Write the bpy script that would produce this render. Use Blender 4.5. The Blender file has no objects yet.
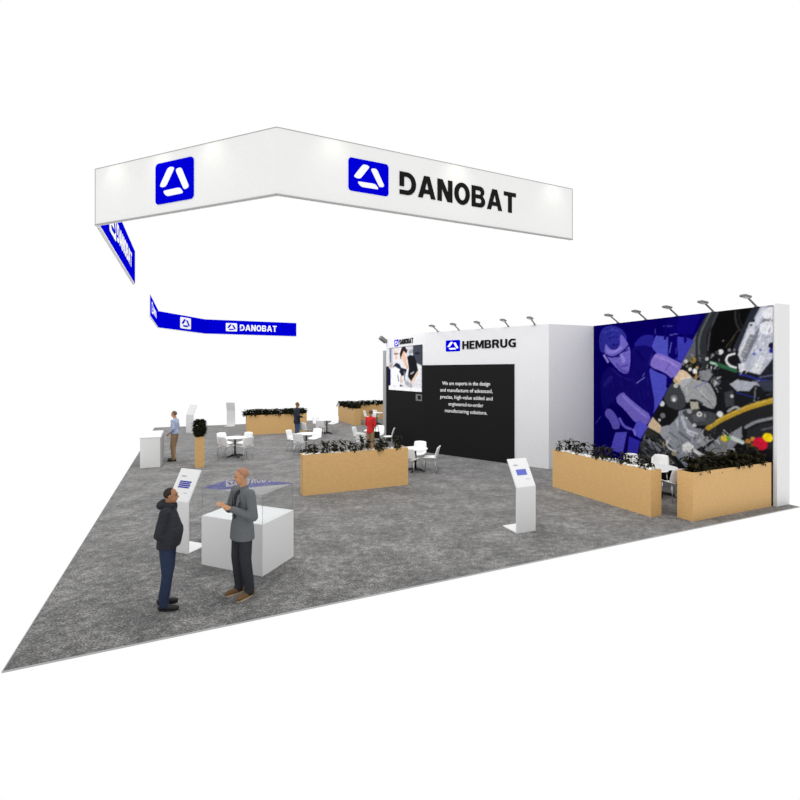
import bpy, bmesh, math, random
import numpy as np
from mathutils import Vector, Matrix
PI = math.pi
C = bpy.context.scene.collection
# ---------------- camera ----------------
cd = bpy.data.cameras.new('camera'); cam = bpy.data.objects.new('camera', cd); C.objects.link(cam)
cam.location = (1.801, -6.039, 3.15)
cam.rotation_euler = (PI/2, 0, -math.radians(23.32))
cd.sensor_width = 36; cd.lens = 456.9/800*36
cd.shift_x = (400-385.4)/800; cd.shift_y = -(400-373.2)/800
cd.clip_end = 200
bpy.context.scene.camera = cam
# ---------------- world, lights, exposure ----------------
w = bpy.data.worlds.new('world'); bpy.context.scene.world = w; w.use_nodes = True
w.node_tree.nodes['Background'].inputs[0].default_value = (1, 1, 1, 1)
w.node_tree.nodes['Background'].inputs[1].default_value = 1.0
def area(name, loc, target, size, power, color=(1, 1, 1)):
    d = bpy.data.lights.new(name, 'AREA'); d.size = size; d.energy = power; d.color = color
    o = bpy.data.objects.new(name, d); C.objects.link(o); o.location = loc
    o.rotation_euler = (Vector(target)-Vector(loc)).to_track_quat('-Z', 'Y').to_euler(); return o
def spot(name, loc, target, angle, power, color=(1, .95, .85), blend=1.0, r=.12):
    d = bpy.data.lights.new(name, 'SPOT'); d.energy = power; d.color = color; d.spot_size = math.radians(angle)
    d.spot_blend = blend; d.shadow_soft_size = r
    o = bpy.data.objects.new(name, d); C.objects.link(o); o.location = loc
    o.rotation_euler = (Vector(target)-Vector(loc)).to_track_quat('-Z', 'Y').to_euler(); return o
area('rear_fill', (6.0, 13.0, 9.5), (6.0, 14.0, 0), 5.0, 480)  # added overhead fill without a fixture, brightens the rear of the stand
area('front_fill', (5.2, 1.6, 8.6), (9.0, 6.5, 0), 2.0, 330)  # added fill from the front, unseen source, lifts planter and wall faces
sd = bpy.data.lights.new('overhead_fill', 'SUN'); sd.energy = .22; sd.angle = math.radians(50)  # soft fill added from above to lift top faces, no actual daylight source
so = bpy.data.objects.new('overhead_fill', sd); C.objects.link(so); so.rotation_euler = (math.radians(12), math.radians(-22), 0)
vs = bpy.context.scene.view_settings
vs.view_transform = 'Standard'; vs.look = 'None'; vs.exposure = 0.0; vs.gamma = 1.0; vs.use_curve_mapping = False
# ---------------- materials ----------------
def lin(c):
    return tuple(((v/255)/12.92 if v/255 <= .04045 else ((v/255+.055)/1.055)**2.4) for v in c)
def mat(name, rgb, rough=.6, noise=0, scale=20, spec=.3, metal=0, bump=0, stretch=(1, 1, 1), rgb2=None, detail=4):
    m = bpy.data.materials.new(name); m.use_nodes = True; nt = m.node_tree; b = nt.nodes['Principled BSDF']
    c = lin(rgb); b.inputs['Roughness'].default_value = rough; b.inputs['Metallic'].default_value = metal
    b.inputs['Specular IOR Level'].default_value = spec
    b.inputs['Base Color'].default_value = (*c, 1)
    if noise or rgb2:
        tc = nt.nodes.new('ShaderNodeTexCoord'); mp = nt.nodes.new('ShaderNodeMapping'); mp.inputs['Scale'].default_value = stretch
        nz = nt.nodes.new('ShaderNodeTexNoise'); nz.inputs['Scale'].default_value = scale; nz.inputs['Detail'].default_value = detail
        cr = nt.nodes.new('ShaderNodeValToRGB'); cr.color_ramp.elements[0].position = .32; cr.color_ramp.elements[1].position = .68
        a = tuple(max(0, v*(1-noise)) for v in c); e = tuple(min(1, v*(1+noise)) for v in (lin(rgb2) if rgb2 else c))
        cr.color_ramp.elements[0].color = (*a, 1); cr.color_ramp.elements[1].color = (*e, 1)
        nt.links.new(tc.outputs['Object'], mp.inputs[0]); nt.links.new(mp.outputs[0], nz.inputs[0]); nt.links.new(nz.outputs[0], cr.inputs[0])
        nt.links.new(cr.outputs[0], b.inputs['Base Color'])
        if bump:
            bp = nt.nodes.new('ShaderNodeBump'); bp.inputs['Strength'].default_value = bump; bp.inputs['Distance'].default_value = .01
            nt.links.new(nz.outputs[0], bp.inputs['Height']); nt.links.new(bp.outputs[0], b.inputs['Normal'])
    return m
def carpet_mat():
    m = bpy.data.materials.new('grey_carpet'); m.use_nodes = True; nt = m.node_tree; b = nt.nodes['Principled BSDF']
    b.inputs['Roughness'].default_value = .9; b.inputs['Specular IOR Level'].default_value = .35
    b.inputs['Sheen Weight'].default_value = .26; b.inputs['Sheen Roughness'].default_value = .5
    tc = nt.nodes.new('ShaderNodeTexCoord'); mp = nt.nodes.new('ShaderNodeMapping')
    mp.inputs['Rotation'].default_value = (0, 0, math.radians(30)); mp.inputs['Scale'].default_value = (1, 1.25, 1)
    nt.links.new(tc.outputs['Object'], mp.inputs[0])
    acc = None
    for sc, det, wt, ro in ((1.3, 6, .40, .7), (7, 6, .62, .8), (38, 3, .80, .7)):
        nz = nt.nodes.new('ShaderNodeTexNoise'); nz.inputs['Scale'].default_value = sc; nz.inputs['Detail'].default_value = det
        nz.inputs['Roughness'].default_value = ro
        nt.links.new(mp.outputs[0], nz.inputs[0])
        ma = nt.nodes.new('ShaderNodeMath'); ma.operation = 'MULTIPLY_ADD'; ma.inputs[1].default_value = wt
        nt.links.new(nz.outputs[0], ma.inputs[0])
        if acc: nt.links.new(acc.outputs[0], ma.inputs[2])
        else: ma.inputs[2].default_value = -.41
        acc = ma
    cr = nt.nodes.new('ShaderNodeValToRGB'); e = cr.color_ramp.elements
    e[0].position = .36; e[0].color = (*lin((30, 29.5, 29)), 1); e[1].position = .65; e[1].color = (*lin((150, 149, 147)), 1)
    k = e.new(.5); k.color = (*lin((84, 83, 82)), 1)
    nt.links.new(acc.outputs[0], cr.inputs[0]); nt.links.new(cr.outputs[0], b.inputs['Base Color'])
    return m
def glass_mat():
    m = bpy.data.materials.new('clear_glass'); m.use_nodes = True; nt = m.node_tree
    nt.nodes.remove(nt.nodes['Principled BSDF']); out = nt.nodes['Material Output']
    tr = nt.nodes.new('ShaderNodeBsdfTransparent'); tr.inputs[0].default_value = (.96, .965, .965, 1)
    gl = nt.nodes.new('ShaderNodeBsdfGlossy'); gl.inputs['Roughness'].default_value = 0.0
    fr = nt.nodes.new('ShaderNodeFresnel'); fr.inputs[0].default_value = 1.45
    mx = nt.nodes.new('ShaderNodeMixShader')
    ge = nt.nodes.new('ShaderNodeNewGeometry'); iv = nt.nodes.new('ShaderNodeMath'); iv.operation = 'SUBTRACT'; iv.inputs[0].default_value = 1
    ml = nt.nodes.new('ShaderNodeMath'); ml.operation = 'MULTIPLY'; nt.links.new(ge.outputs['Backfacing'], iv.inputs[1])
    nt.links.new(iv.outputs[0], ml.inputs[0]); nt.links.new(fr.outputs[0], ml.inputs[1]); nt.links.new(ml.outputs[0], mx.inputs[0]); nt.links.new(tr.outputs[0], mx.inputs[1]); nt.links.new(gl.outputs[0], mx.inputs[2])
    nt.links.new(mx.outputs[0], out.inputs[0]); return m
def attr_mat(name, rough=.5):
    m = bpy.data.materials.new(name); m.use_nodes = True; nt = m.node_tree; b = nt.nodes['Principled BSDF']
    a = nt.nodes.new('ShaderNodeAttribute'); a.attribute_name = 'print'; b.inputs['Roughness'].default_value = rough
    b.inputs['Specular IOR Level'].default_value = .0
    nt.links.new(a.outputs['Color'], b.inputs['Base Color']); return m
M = dict(
 carpet=carpet_mat(), glass=glass_mat(), print=attr_mat('printed_graphic'),
 wall=mat('white_wall_paint', (222, 222, 224), .8, .04, 30, .1),
 wall_end=mat('white_panel_edge', (226, 226, 226), .6, .02, 40, .2),
 banner=mat('white_banner_fabric', (236, 236, 235), .85, .015, 25, .05),
 blue=mat('logo_blue', (0, 0, 212), 1.0, spec=.0), white=mat('logo_white', (250, 250, 250), .6, spec=.1),
 ink=mat('black_ink', (14, 14, 15), .6, spec=.1), panel=mat('black_panel', (33, 33, 34), .9, .04, 60, .02),
 trim=mat('grey_trim', (168, 168, 168), .5, metal=.3),
 wood=mat('oak_laminate', (206, 166, 110), .6, .05, 11, .12, stretch=(1, 1, 7), rgb2=(212, 173, 118), detail=6),
 soil=mat('dark_soil', (40, 33, 27), .95, .4, 60), pebble=mat('white_pebble', (232, 232, 230), .6, .06, 30),
 leaf=mat('dark_leaf', (34, 36, 24), .7, .25, 9, .08, rgb2=(44, 40, 24)), stem=mat('brown_stem', (60, 44, 30), .8),
 hedge=mat('hedge_leaf', (26, 30, 20), .75, .2, 9, .06, rgb2=(36, 38, 24)),
 lacq=mat('white_lacquer', (222, 222, 222), .45, .015, 30, .3), count=mat('white_counter', (226, 226, 226), .6, .03, 25, .2),
 chair=mat('white_chair_shell', (240, 240, 240), .4, spec=.3), chrome=mat('chair_leg_steel', (190, 190, 192), .35, metal=.8),
 blk=mat('black_metal', (18, 18, 19), .5, spec=.3), tabletop=mat('white_table_top', (242, 242, 242), .35),
 lamp=mat('lamp_grey', (120, 122, 122), .45, metal=.5), lens=mat('lamp_lens', (220, 220, 210), .3),
 screen=mat('kiosk_blue', (92, 104, 190), .4), screen2=mat('kiosk_deep_blue', (40, 48, 150), .4), grey_ink=mat('grey_ink', (150, 152, 165), .6),
 backwall=mat('grey_wall_panel', (168, 168, 170), .7, .03, 20),
 skin=mat('skin', (184, 136, 102), .6), skin2=mat('tanned_skin', (158, 112, 82), .6), hair_b=mat('black_hair', (40, 33, 30), .8, .2, 60),
 hair_s=mat('shaved_hair', (158, 116, 88), .8, .15, 60), hair_br=mat('brown_hair', (112, 84, 58), .8, .2, 60), hair_gr=mat('grey_brown_hair', (98, 84, 70), .8, .2, 60),
 navy=mat('black_jacket_cloth', (46, 47, 52), .85, .12, 30, .1), jeans=mat('blue_jeans', (42, 52, 74), .85, .15, 40, .1),
 greyj=mat('grey_blazer_cloth', (98, 101, 104), .85, .1, 60, .1), shirt=mat('dark_shirt', (38, 40, 44), .8), darkt=mat('dark_trousers', (50, 51, 56), .85, .1, 30, .1),
 brown=mat('brown_leather', (108, 80, 50), .6), blackshoe=mat('black_shoe', (34, 32, 32), .5), sole=mat('pale_sole', (176, 160, 134), .6),
 bluesh=mat('light_blue_shirt', (158, 168, 192), .85, .06, 20), khaki=mat('khaki_cloth', (146, 120, 92), .85, .08, 20), belt=mat('dark_belt', (50, 38, 30), .5),
 red=mat('red_cloth', (196, 34, 34), .8, .06, 15), darknavy=mat('dark_navy_coat', (34, 40, 52), .85, .1, 20), jeans2=mat('mid_blue_jeans', (66, 84, 116), .85, .1, 30),
 eye=mat('dark_eye', (24, 18, 16), .3),
)
# ---------------- helpers ----------------
def obj(name, bm, m, parent=None, smooth=False, loc=None, rotz=None):
    me = bpy.data.meshes.new(name)
    if isinstance(bm, bmesh.types.BMesh):
        bmesh.ops.recalc_face_normals(bm, faces=bm.faces); bm.to_mesh(me); bm.free()
    else: me = bm; me.name = name
    for mm in (m if isinstance(m, (list, tuple)) else [m]):
        if not (len(me.materials) and isinstance(m, bpy.types.Material) and me.materials[0] == mm): me.materials.append(mm)
    if smooth:
        for p in me.polygons: p.use_smooth = True
    o = bpy.data.objects.new(name, me); C.objects.link(o)
    if parent: o.parent = parent
    if loc: o.location = loc
    if rotz is not None: o.rotation_euler = (0, 0, rotz)
    return o
def tag(o, label, cat, group=None):
    o['label'] = label; o['category'] = cat
    if group: o['group'] = group
    return o
def thing(name, label, cat, loc=(0, 0, 0), rotz=0, group=None):
    o = bpy.data.objects.new(name, None); C.objects.link(o); o.location = loc; o.rotation_euler = (0, 0, rotz); o.empty_display_size = .1
    return tag(o, label, cat, group)
def struct(name, bm, m):
    o = obj(name, bm, m); o['kind'] = 'structure'; return o
def dup(root, loc, rotz, label, scale=1):
    r = root.copy(); C.objects.link(r); r.location = loc; r.rotation_euler = (0, 0, rotz); r.scale = (scale,)*3; r['label'] = label
    for ch in list(root.children):
        c = ch.copy(); C.objects.link(c); c.parent = r
        for g in ch.children:
            d = g.copy(); C.objects.link(d); d.parent = c
    return r
def NB(): return bmesh.new()
def box(bm, lo, hi, bevel=0, mtx=None):
    r = bmesh.ops.create_cube(bm, size=1)['verts']
    for v in r:
        v.co = Vector([lo[i]+(v.co[i]+.5)*(hi[i]-lo[i]) for i in range(3)])
    if bevel:
        es = {e for v in r for e in v.link_edges}
        rr = bmesh.ops.bevel(bm, geom=list(es), offset=bevel, segments=2, affect='EDGES', profile=.5)
        r = list({v for f in rr['faces'] for v in f.verts} | {v for v in r if v.is_valid})
    if mtx:
        for v in r: v.co = mtx @ v.co
    return bm
def prism(bm, pts, z0, z1):
    a = [bm.verts.new((x, y, z0)) for x, y in pts]; b = [bm.verts.new((x, y, z1)) for x, y in pts]
    bm.faces.new(a); bm.faces.new(b[::-1]); n = len(pts)
    for i in range(n): bm.faces.new((a[i], b[i], b[(i+1) % n], a[(i+1) % n]))
    return bm
def tube(bm, pts, r, seg=8):
    pts = [Vector(p) for p in pts]; rs = r if isinstance(r, (list, tuple)) else [r]*len(pts); rings = []
    for i, p in enumerate(pts):
        d = (pts[min(i+1, len(pts)-1)]-pts[max(i-1, 0)]).normalized(); q = d.to_track_quat('Z', 'Y')
        rings.append([bm.verts.new(p+q @ Vector((rs[i]*math.cos(2*PI*k/seg), rs[i]*math.sin(2*PI*k/seg), 0))) for k in range(seg)])
    for a, b in zip(rings, rings[1:]):
        for k in range(seg): bm.faces.new((a[k], a[(k+1) % seg], b[(k+1) % seg], b[k]))
    bm.faces.new(rings[0][::-1]); bm.faces.new(rings[-1]); return bm
def lathe(bm, prof, seg=24, c=(0, 0, 0)):
    rings = []
    for r, z in prof:
        rings.append([bm.verts.new((c[0]+r*math.cos(2*PI*k/seg), c[1]+r*math.sin(2*PI*k/seg), c[2]+z)) for k in range(seg)])
    for a, b in zip(rings, rings[1:]):
        for k in range(seg): bm.faces.new((a[k], a[(k+1) % seg], b[(k+1) % seg], b[k]))
    bm.faces.new(rings[0][::-1]); bm.faces.new(rings[-1]); return bm
def ell(bm, c, r, rot=None, seg=16, rings=10):
    v = bmesh.ops.create_uvsphere(bm, u_segments=seg, v_segments=rings, radius=1)['verts']
    for q in v:
        p = Vector((q.co.x*r[0], q.co.y*r[1], q.co.z*r[2]))
        if rot: p = rot @ p
        q.co = p+Vector(c)
    return bm
def cap(bm, a, b, ra, rb, side=1.0, fwd=None, seg=12):
    """closed tapered capsule from a to b; side = width factor across fwd"""
    a = Vector(a); b = Vector(b); d = b-a; L = d.length; z = d.normalized()
    f = Vector(fwd) if fwd else Vector((0, 1, 0)); x = f.cross(z)
    if x.length < 1e-3: x = Vector((1, 0, 0)).cross(z)
    x.normalize(); y = z.cross(x); rings = []
    prof = [(-math.sin(t)*ra, math.cos(t)*ra) for t in (1.35, .9, .45, 0)]+[(L+math.sin(t)*rb, math.cos(t)*rb) for t in (0, .45, .9, 1.35)]
    for h, r in prof:
        rings.append([bm.verts.new(a+z*h+x*(r*side*math.cos(2*PI*k/seg))+y*(r*math.sin(2*PI*k/seg))) for k in range(seg)])
    for p, q in zip(rings, rings[1:]):
        for k in range(seg): bm.faces.new((p[k], p[(k+1) % seg], q[(k+1) % seg], q[k]))
    bm.faces.new(rings[0][::-1]); bm.faces.new(rings[-1]); return bm
def remesh(bm, vox, smooth=3):
    """fuse overlapping closed volumes into one continuous skin"""
    bmesh.ops.recalc_face_normals(bm, faces=bm.faces)
    me = bpy.data.meshes.new('tmp'); bm.to_mesh(me); bm.free(); o = bpy.data.objects.new('tmp', me); C.objects.link(o)
    r = o.modifiers.new('r', 'REMESH'); r.mode = 'VOXEL'; r.voxel_size = vox
    s = o.modifiers.new('s', 'SMOOTH'); s.iterations = smooth; s.factor = .5
    dg = bpy.context.evaluated_depsgraph_get(); dg.update()
    out = bpy.data.meshes.new_from_object(o.evaluated_get(dg)); bpy.data.objects.remove(o); bpy.data.meshes.remove(me)
    return out
def flat(splines, depth, mtx):
    """2-D outlines (holes by even-odd) filled and given thickness"""
    cu = bpy.data.curves.new('tmp', 'CURVE'); cu.dimensions = '2D'; cu.fill_mode = 'BOTH'; cu.extrude = depth/2
    for pts in splines:
        s = cu.splines.new('POLY'); s.points.add(len(pts)-1); s.use_cyclic_u = True
        for i, (x, y) in enumerate(pts): s.points[i].co = (x, y, 0, 1)
    o = bpy.data.objects.new('tmp', cu); C.objects.link(o); dg = bpy.context.evaluated_depsgraph_get(); dg.update()
    me = bpy.data.meshes.new_from_object(o.evaluated_get(dg)); bpy.data.objects.remove(o)
    me.transform(mtx); return me
def text_mesh(s, size, depth, mtx, width=None, bold=0, spacing=1.0, line=1.0):
    cu = bpy.data.curves.new('tmp', 'FONT'); cu.body = s; cu.size = size; cu.extrude = depth/2; cu.align_x = 'CENTER'; cu.offset = bold
    cu.space_line = line; cu.space_character = spacing; cu.resolution_u = 3
    o = bpy.data.objects.new('tmp', cu); C.objects.link(o); dg = bpy.context.evaluated_depsgraph_get(); dg.update()
    me = bpy.data.meshes.new_from_object(o.evaluated_get(dg)); bpy.data.objects.remove(o)
    if width:
        xs = [v.co.x for v in me.vertices]; k = width/(max(xs)-min(xs)); me.transform(Matrix.Diagonal((k, 1, 1, 1)))
    me.transform(mtx); return me
def frame(origin, right, up=(0, 0, 1)):
    r = Vector(right).normalized(); u = Vector(up).normalized(); n = r.cross(u)
    m = Matrix((r, u, n)).transposed().to_4x4(); m.translation = Vector(origin); return m
def arc(cx, cy, rx, ry, a0, a1, n=10):
    return [(cx+rx*math.cos(math.radians(a0+(a1-a0)*i/n)), cy+ry*math.sin(math.radians(a0+(a1-a0)*i/n))) for i in range(n+1)]
def rrect(x0, y0, x1, y1, r):
    return arc(x1-r, y1-r, r, r, 0, 90, 5)+arc(x0+r, y1-r, r, r, 90, 180, 5)+arc(x0+r, y0+r, r, r, 180, 270, 5)+arc(x1-r, y0+r, r, r, 270, 360, 5)
def rounded(pts, r=.03):
    out = []; n = len(pts)
    for i in range(n):
        p = Vector(pts[i]); a = Vector(pts[i-1])-p; b = Vector(pts[(i+1) % n])-p; k = min(r, a.length*.4, b.length*.4)
        p0 = p+a.normalized()*k; p1 = p+b.normalized()*k
        for t in (0, .33, .66, 1): q = p0*(1-t)**2+p*2*t*(1-t)+p1*t*t; out.append((q.x, q.y))
    return out
LET = {
 'D': (.80, [[(0, 1), (.38, 1)]+arc(.38, .5, .42, .5, 90, -90, 14)[1:]+[(0, 0), (0, .2), (.36, .2)]+arc(.36, .5, .22, .3, -90, 90, 12)[1:]+[(.22, .8), (.22, .36), (0, .36)]]),
 'A': (.88, [[(0, 0), (.30, 1), (.58, 1), (.88, 0), (.65, 0), (.59, .2), (.29, .2), (.23, 0)], [(.35, .39), (.53, .39), (.44, .74)]]),
 'N': (.78, [[(0, 0), (0, 1), (.26, 1), (.55, .42), (.55, 1), (.78, 1), (.78, 0), (.52, 0), (.23, .58), (.23, 0)]]),
 'O': (.84, [arc(.42, .5, .42, .52, 0, 354, 28), arc(.42, .5, .19, .31, 0, 354, 24)]),
 'B': (.76, [[(0, 0), (0, 1), (.42, 1)]+arc(.46, .75, .25, .25, 90, -50, 8)+arc(.48, .28, .28, .28, 50, -90, 8)+[(.4, 0)],
             [(.22, .6), (.42, .6)]+arc(.42, .7, .09, .1, -90, 90, 6)+[(.22, .8)], [(.22, .2), (.44, .2)]+arc(.44, .31, .1, .11, -90, 90, 6)+[(.22, .42)]]),
 'T': (.72, [[(0, 1), (.72, 1), (.72, .8), (.475, .8), (.475, 0), (.245, 0), (.245, .8), (0, .8)]]),
 'H': (.78, [[(0, 0), (0, 1), (.23, 1), (.23, .61), (.55, .61), (.55, 1), (.78, 1), (.78, 0), (.55, 0), (.55, .41), (.23, .41), (.23, 0)]]),
 'E': (.62, [[(0, 0), (0, 1), (.62, 1), (.62, .8), (.23, .8), (.23, .61), (.56, .61), (.56, .41), (.23, .41), (.23, .2), (.62, .2), (.62, 0)]]),
 'M': (.98, [[(0, 0), (0, 1), (.28, 1), (.49, .42), (.70, 1), (.98, 1), (.98, 0), (.76, 0), (.76, .62), (.57, .1), (.41, .1), (.22, .62), (.22, 0)]]),
 'R': (.80, [[(0, 0), (0, 1), (.44, 1)]+arc(.47, .7, .3, .3, 90, -55, 8)+[(.80, 0), (.55, 0), (.40, .38), (.23, .38), (.23, 0)], [(.23, .57), (.42, .57)]+arc(.42, .685, .11, .115, -90, 90, 6)+[(.23, .8)]]),
 'U': (.78, [[(0, 1), (0, .35)]+arc(.39, .35, .39, .37, 180, 360, 12)+[(.78, 1), (.55, 1), (.55, .36)]+arc(.39, .35, .16, .17, 0, -180, 8)+[(.23, 1)]]),
 'G': (.80, [[(.78, .96), (.45, 1.0)]+arc(.45, .5, .45, .5, 95, 265, 14)+[(.80, .02), (.80, .56), (.46, .56), (.46, .37), (.58, .37), (.58, .2), (.48, .2)]+arc(.46, .5, .22, .3, 265, 95, 10)+[(.76, .78)]]),
}
def lettering(s, x0, x1, z0, z1, depth, mtx):
    """bold sans lettering filling the box (x0..x1, z0..z1) of the plane mtx"""
    gap = .10; W = sum(LET[c][0] for c in s)+gap*(len(s)-1); sx = (x1-x0)/W; sz = z1-z0; sp = []; x = 0
    for c in s:
        wd, outs = LET[c]
        for o in outs: sp.append([(x0+(x+px)*sx, z0+pz*sz) for px, pz in o])
        x += wd+gap
    return flat(sp, depth, mtx)
MARK = [[(.11, .42), (.355, .865), (.53, .83), (.28, .385)], [(.535, .77), (.69, .80), (.896, .285), (.765, .235)], [(.204, .306), (.66, .32), (.755, .166), (.30, .158)]]
def logo(parent, x0, x1, z0, z1, mtx, bg, fg, off=.006):
    """rounded square emblem with its three-bar triangle mark as a sub-part"""
    r = .1*(z1-z0)
    p = obj('emblem_plate', flat([rrect(x0, z0, x1, z1, r)], .006, mtx @ Matrix.Translation((0, 0, off))), bg, parent)
    obj('triangle_mark', flat([rounded([(x0+u*(x1-x0), z0+v*(z1-z0)) for u, v in b], .09*(z1-z0)) for b in MARK], .006, mtx @ Matrix.Translation((0, 0, off+.006))), fg, p)
    return p
def printed(name, origin, right, W, Hh, nx, nz, paint, parent=None, ground=(20, 20, 20)):
    """a flat printed panel: artwork painted into a fine grid in the panel's own coordinates"""
    us = np.linspace(0, 1, nx); vsn = np.linspace(0, 1, nz); U, V = np.meshgrid(us, vsn); U = U*1000; V = V*1000; asp = W/Hh
    col = np.zeros((nz, nx, 3)); col[:] = ground
    def polym(pts):
        ins = np.zeros(U.shape, bool); n = len(pts)
        for i in range(n):
            (x1, y1), (x2, y2) = pts[i], pts[(i+1) % n]
            if y1 == y2: continue
            c = ((y1 > V) != (y2 > V)) & (U < (x2-x1)*(V-y1)/(y2-y1)+x1); ins ^= c
        return ins
    def linem(pts, hw):
        m = np.zeros(U.shape, bool)
        for (x1, y1), (x2, y2) in zip(pts, pts[1:]):
            ax, bx = x1*asp, x2*asp; ux = U*asp; dx, dy = bx-ax, y2-y1; L = dx*dx+dy*dy+1e-9
            t = np.clip(((ux-ax)*dx+(V-y1)*dy)/L, 0, 1); m |= (ux-ax-t*dx)**2+(V-y1-t*dy)**2 < hw*hw
        return m
    rng = np.random.RandomState(4)
    def chaikin(p, closed):
        for _ in range(1 if closed else 2):
            q = [] if closed else [p[0]]; n = len(p)
            for i in range(n if closed else n-1):
                a, b = p[i], p[(i+1) % n]; q += [(a[0]*.75+b[0]*.25, a[1]*.75+b[1]*.25), (a[0]*.25+b[0]*.75, a[1]*.25+b[1]*.75)]
            p = q if closed else q+[p[-1]]
        return p
    for k, pts, hw, c in paint:
        if k == 'q': m = polym(chaikin(pts, True))
        elif k == 'm': m = linem(chaikin(pts, False), hw)
        else: m = polym(pts) if k == 'p' else linem(pts, hw)
        col[m] = c
    k = np.array([.25, .5, .25])
    for ax in (0, 1):
        p = np.take(col, np.clip(np.arange(col.shape[ax])-1, 0, None), ax); q = np.take(col, np.clip(np.arange(col.shape[ax])+1, None, col.shape[ax]-1), ax)
        col = col*.5+p*.25+q*.25
    gr = rng.rand(nz//3+1, nx//3+1); gr = np.repeat(np.repeat(gr, 3, 0), 3, 1)[:nz, :nx]
    col *= (1+(rng.rand(nz, nx)-.5)*.08+(gr-.5)*.10)[..., None]; col = np.clip(col, 0, 255)/255
    L = np.where(col <= .04045, col/12.92, ((col+.055)/1.055)**2.4)
    r = Vector(right).normalized(); th = r.cross(Vector((0, 0, 1)))*.012
    P = np.array(origin)+U[..., None]/1000*W*np.array(r)+V[..., None]/1000*Hh*np.array((0, 0, 1.))+np.array(th)
    verts = P.reshape(-1, 3); idx = np.arange(nx*nz).reshape(nz, nx)
    q = np.stack([idx[:-1, :-1], idx[:-1, 1:], idx[1:, 1:], idx[1:, :-1]], -1).reshape(-1, 4)
    nb = len(verts); B = np.array([idx[0, 0], idx[0, -1], idx[-1, -1], idx[-1, 0]])
    back = verts[B]-np.array(th); verts = np.vstack([verts, back]); faces = q.tolist()+[[nb+3, nb+2, nb+1, nb]]
    ring = [idx[0, :].tolist(), idx[:, -1].tolist(), idx[-1, ::-1].tolist(), idx[::-1, 0].tolist()]
    for i in range(4): faces.append([nb+i, nb+(i+1) % 4]+ring[i][::-1])
    me = bpy.data.meshes.new(name); me.from_pydata(verts.tolist(), [], faces)
    at = me.color_attributes.new('print', 'FLOAT_COLOR', 'POINT')
    data = np.ones((len(verts), 4), np.float32); data[:nb, :3] = L.reshape(-1, 3); data[nb:, :3] = .2
    at.data.foreach_set('color', data.ravel()); me.update()
    return obj(name, me, M['print'], parent)
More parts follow.
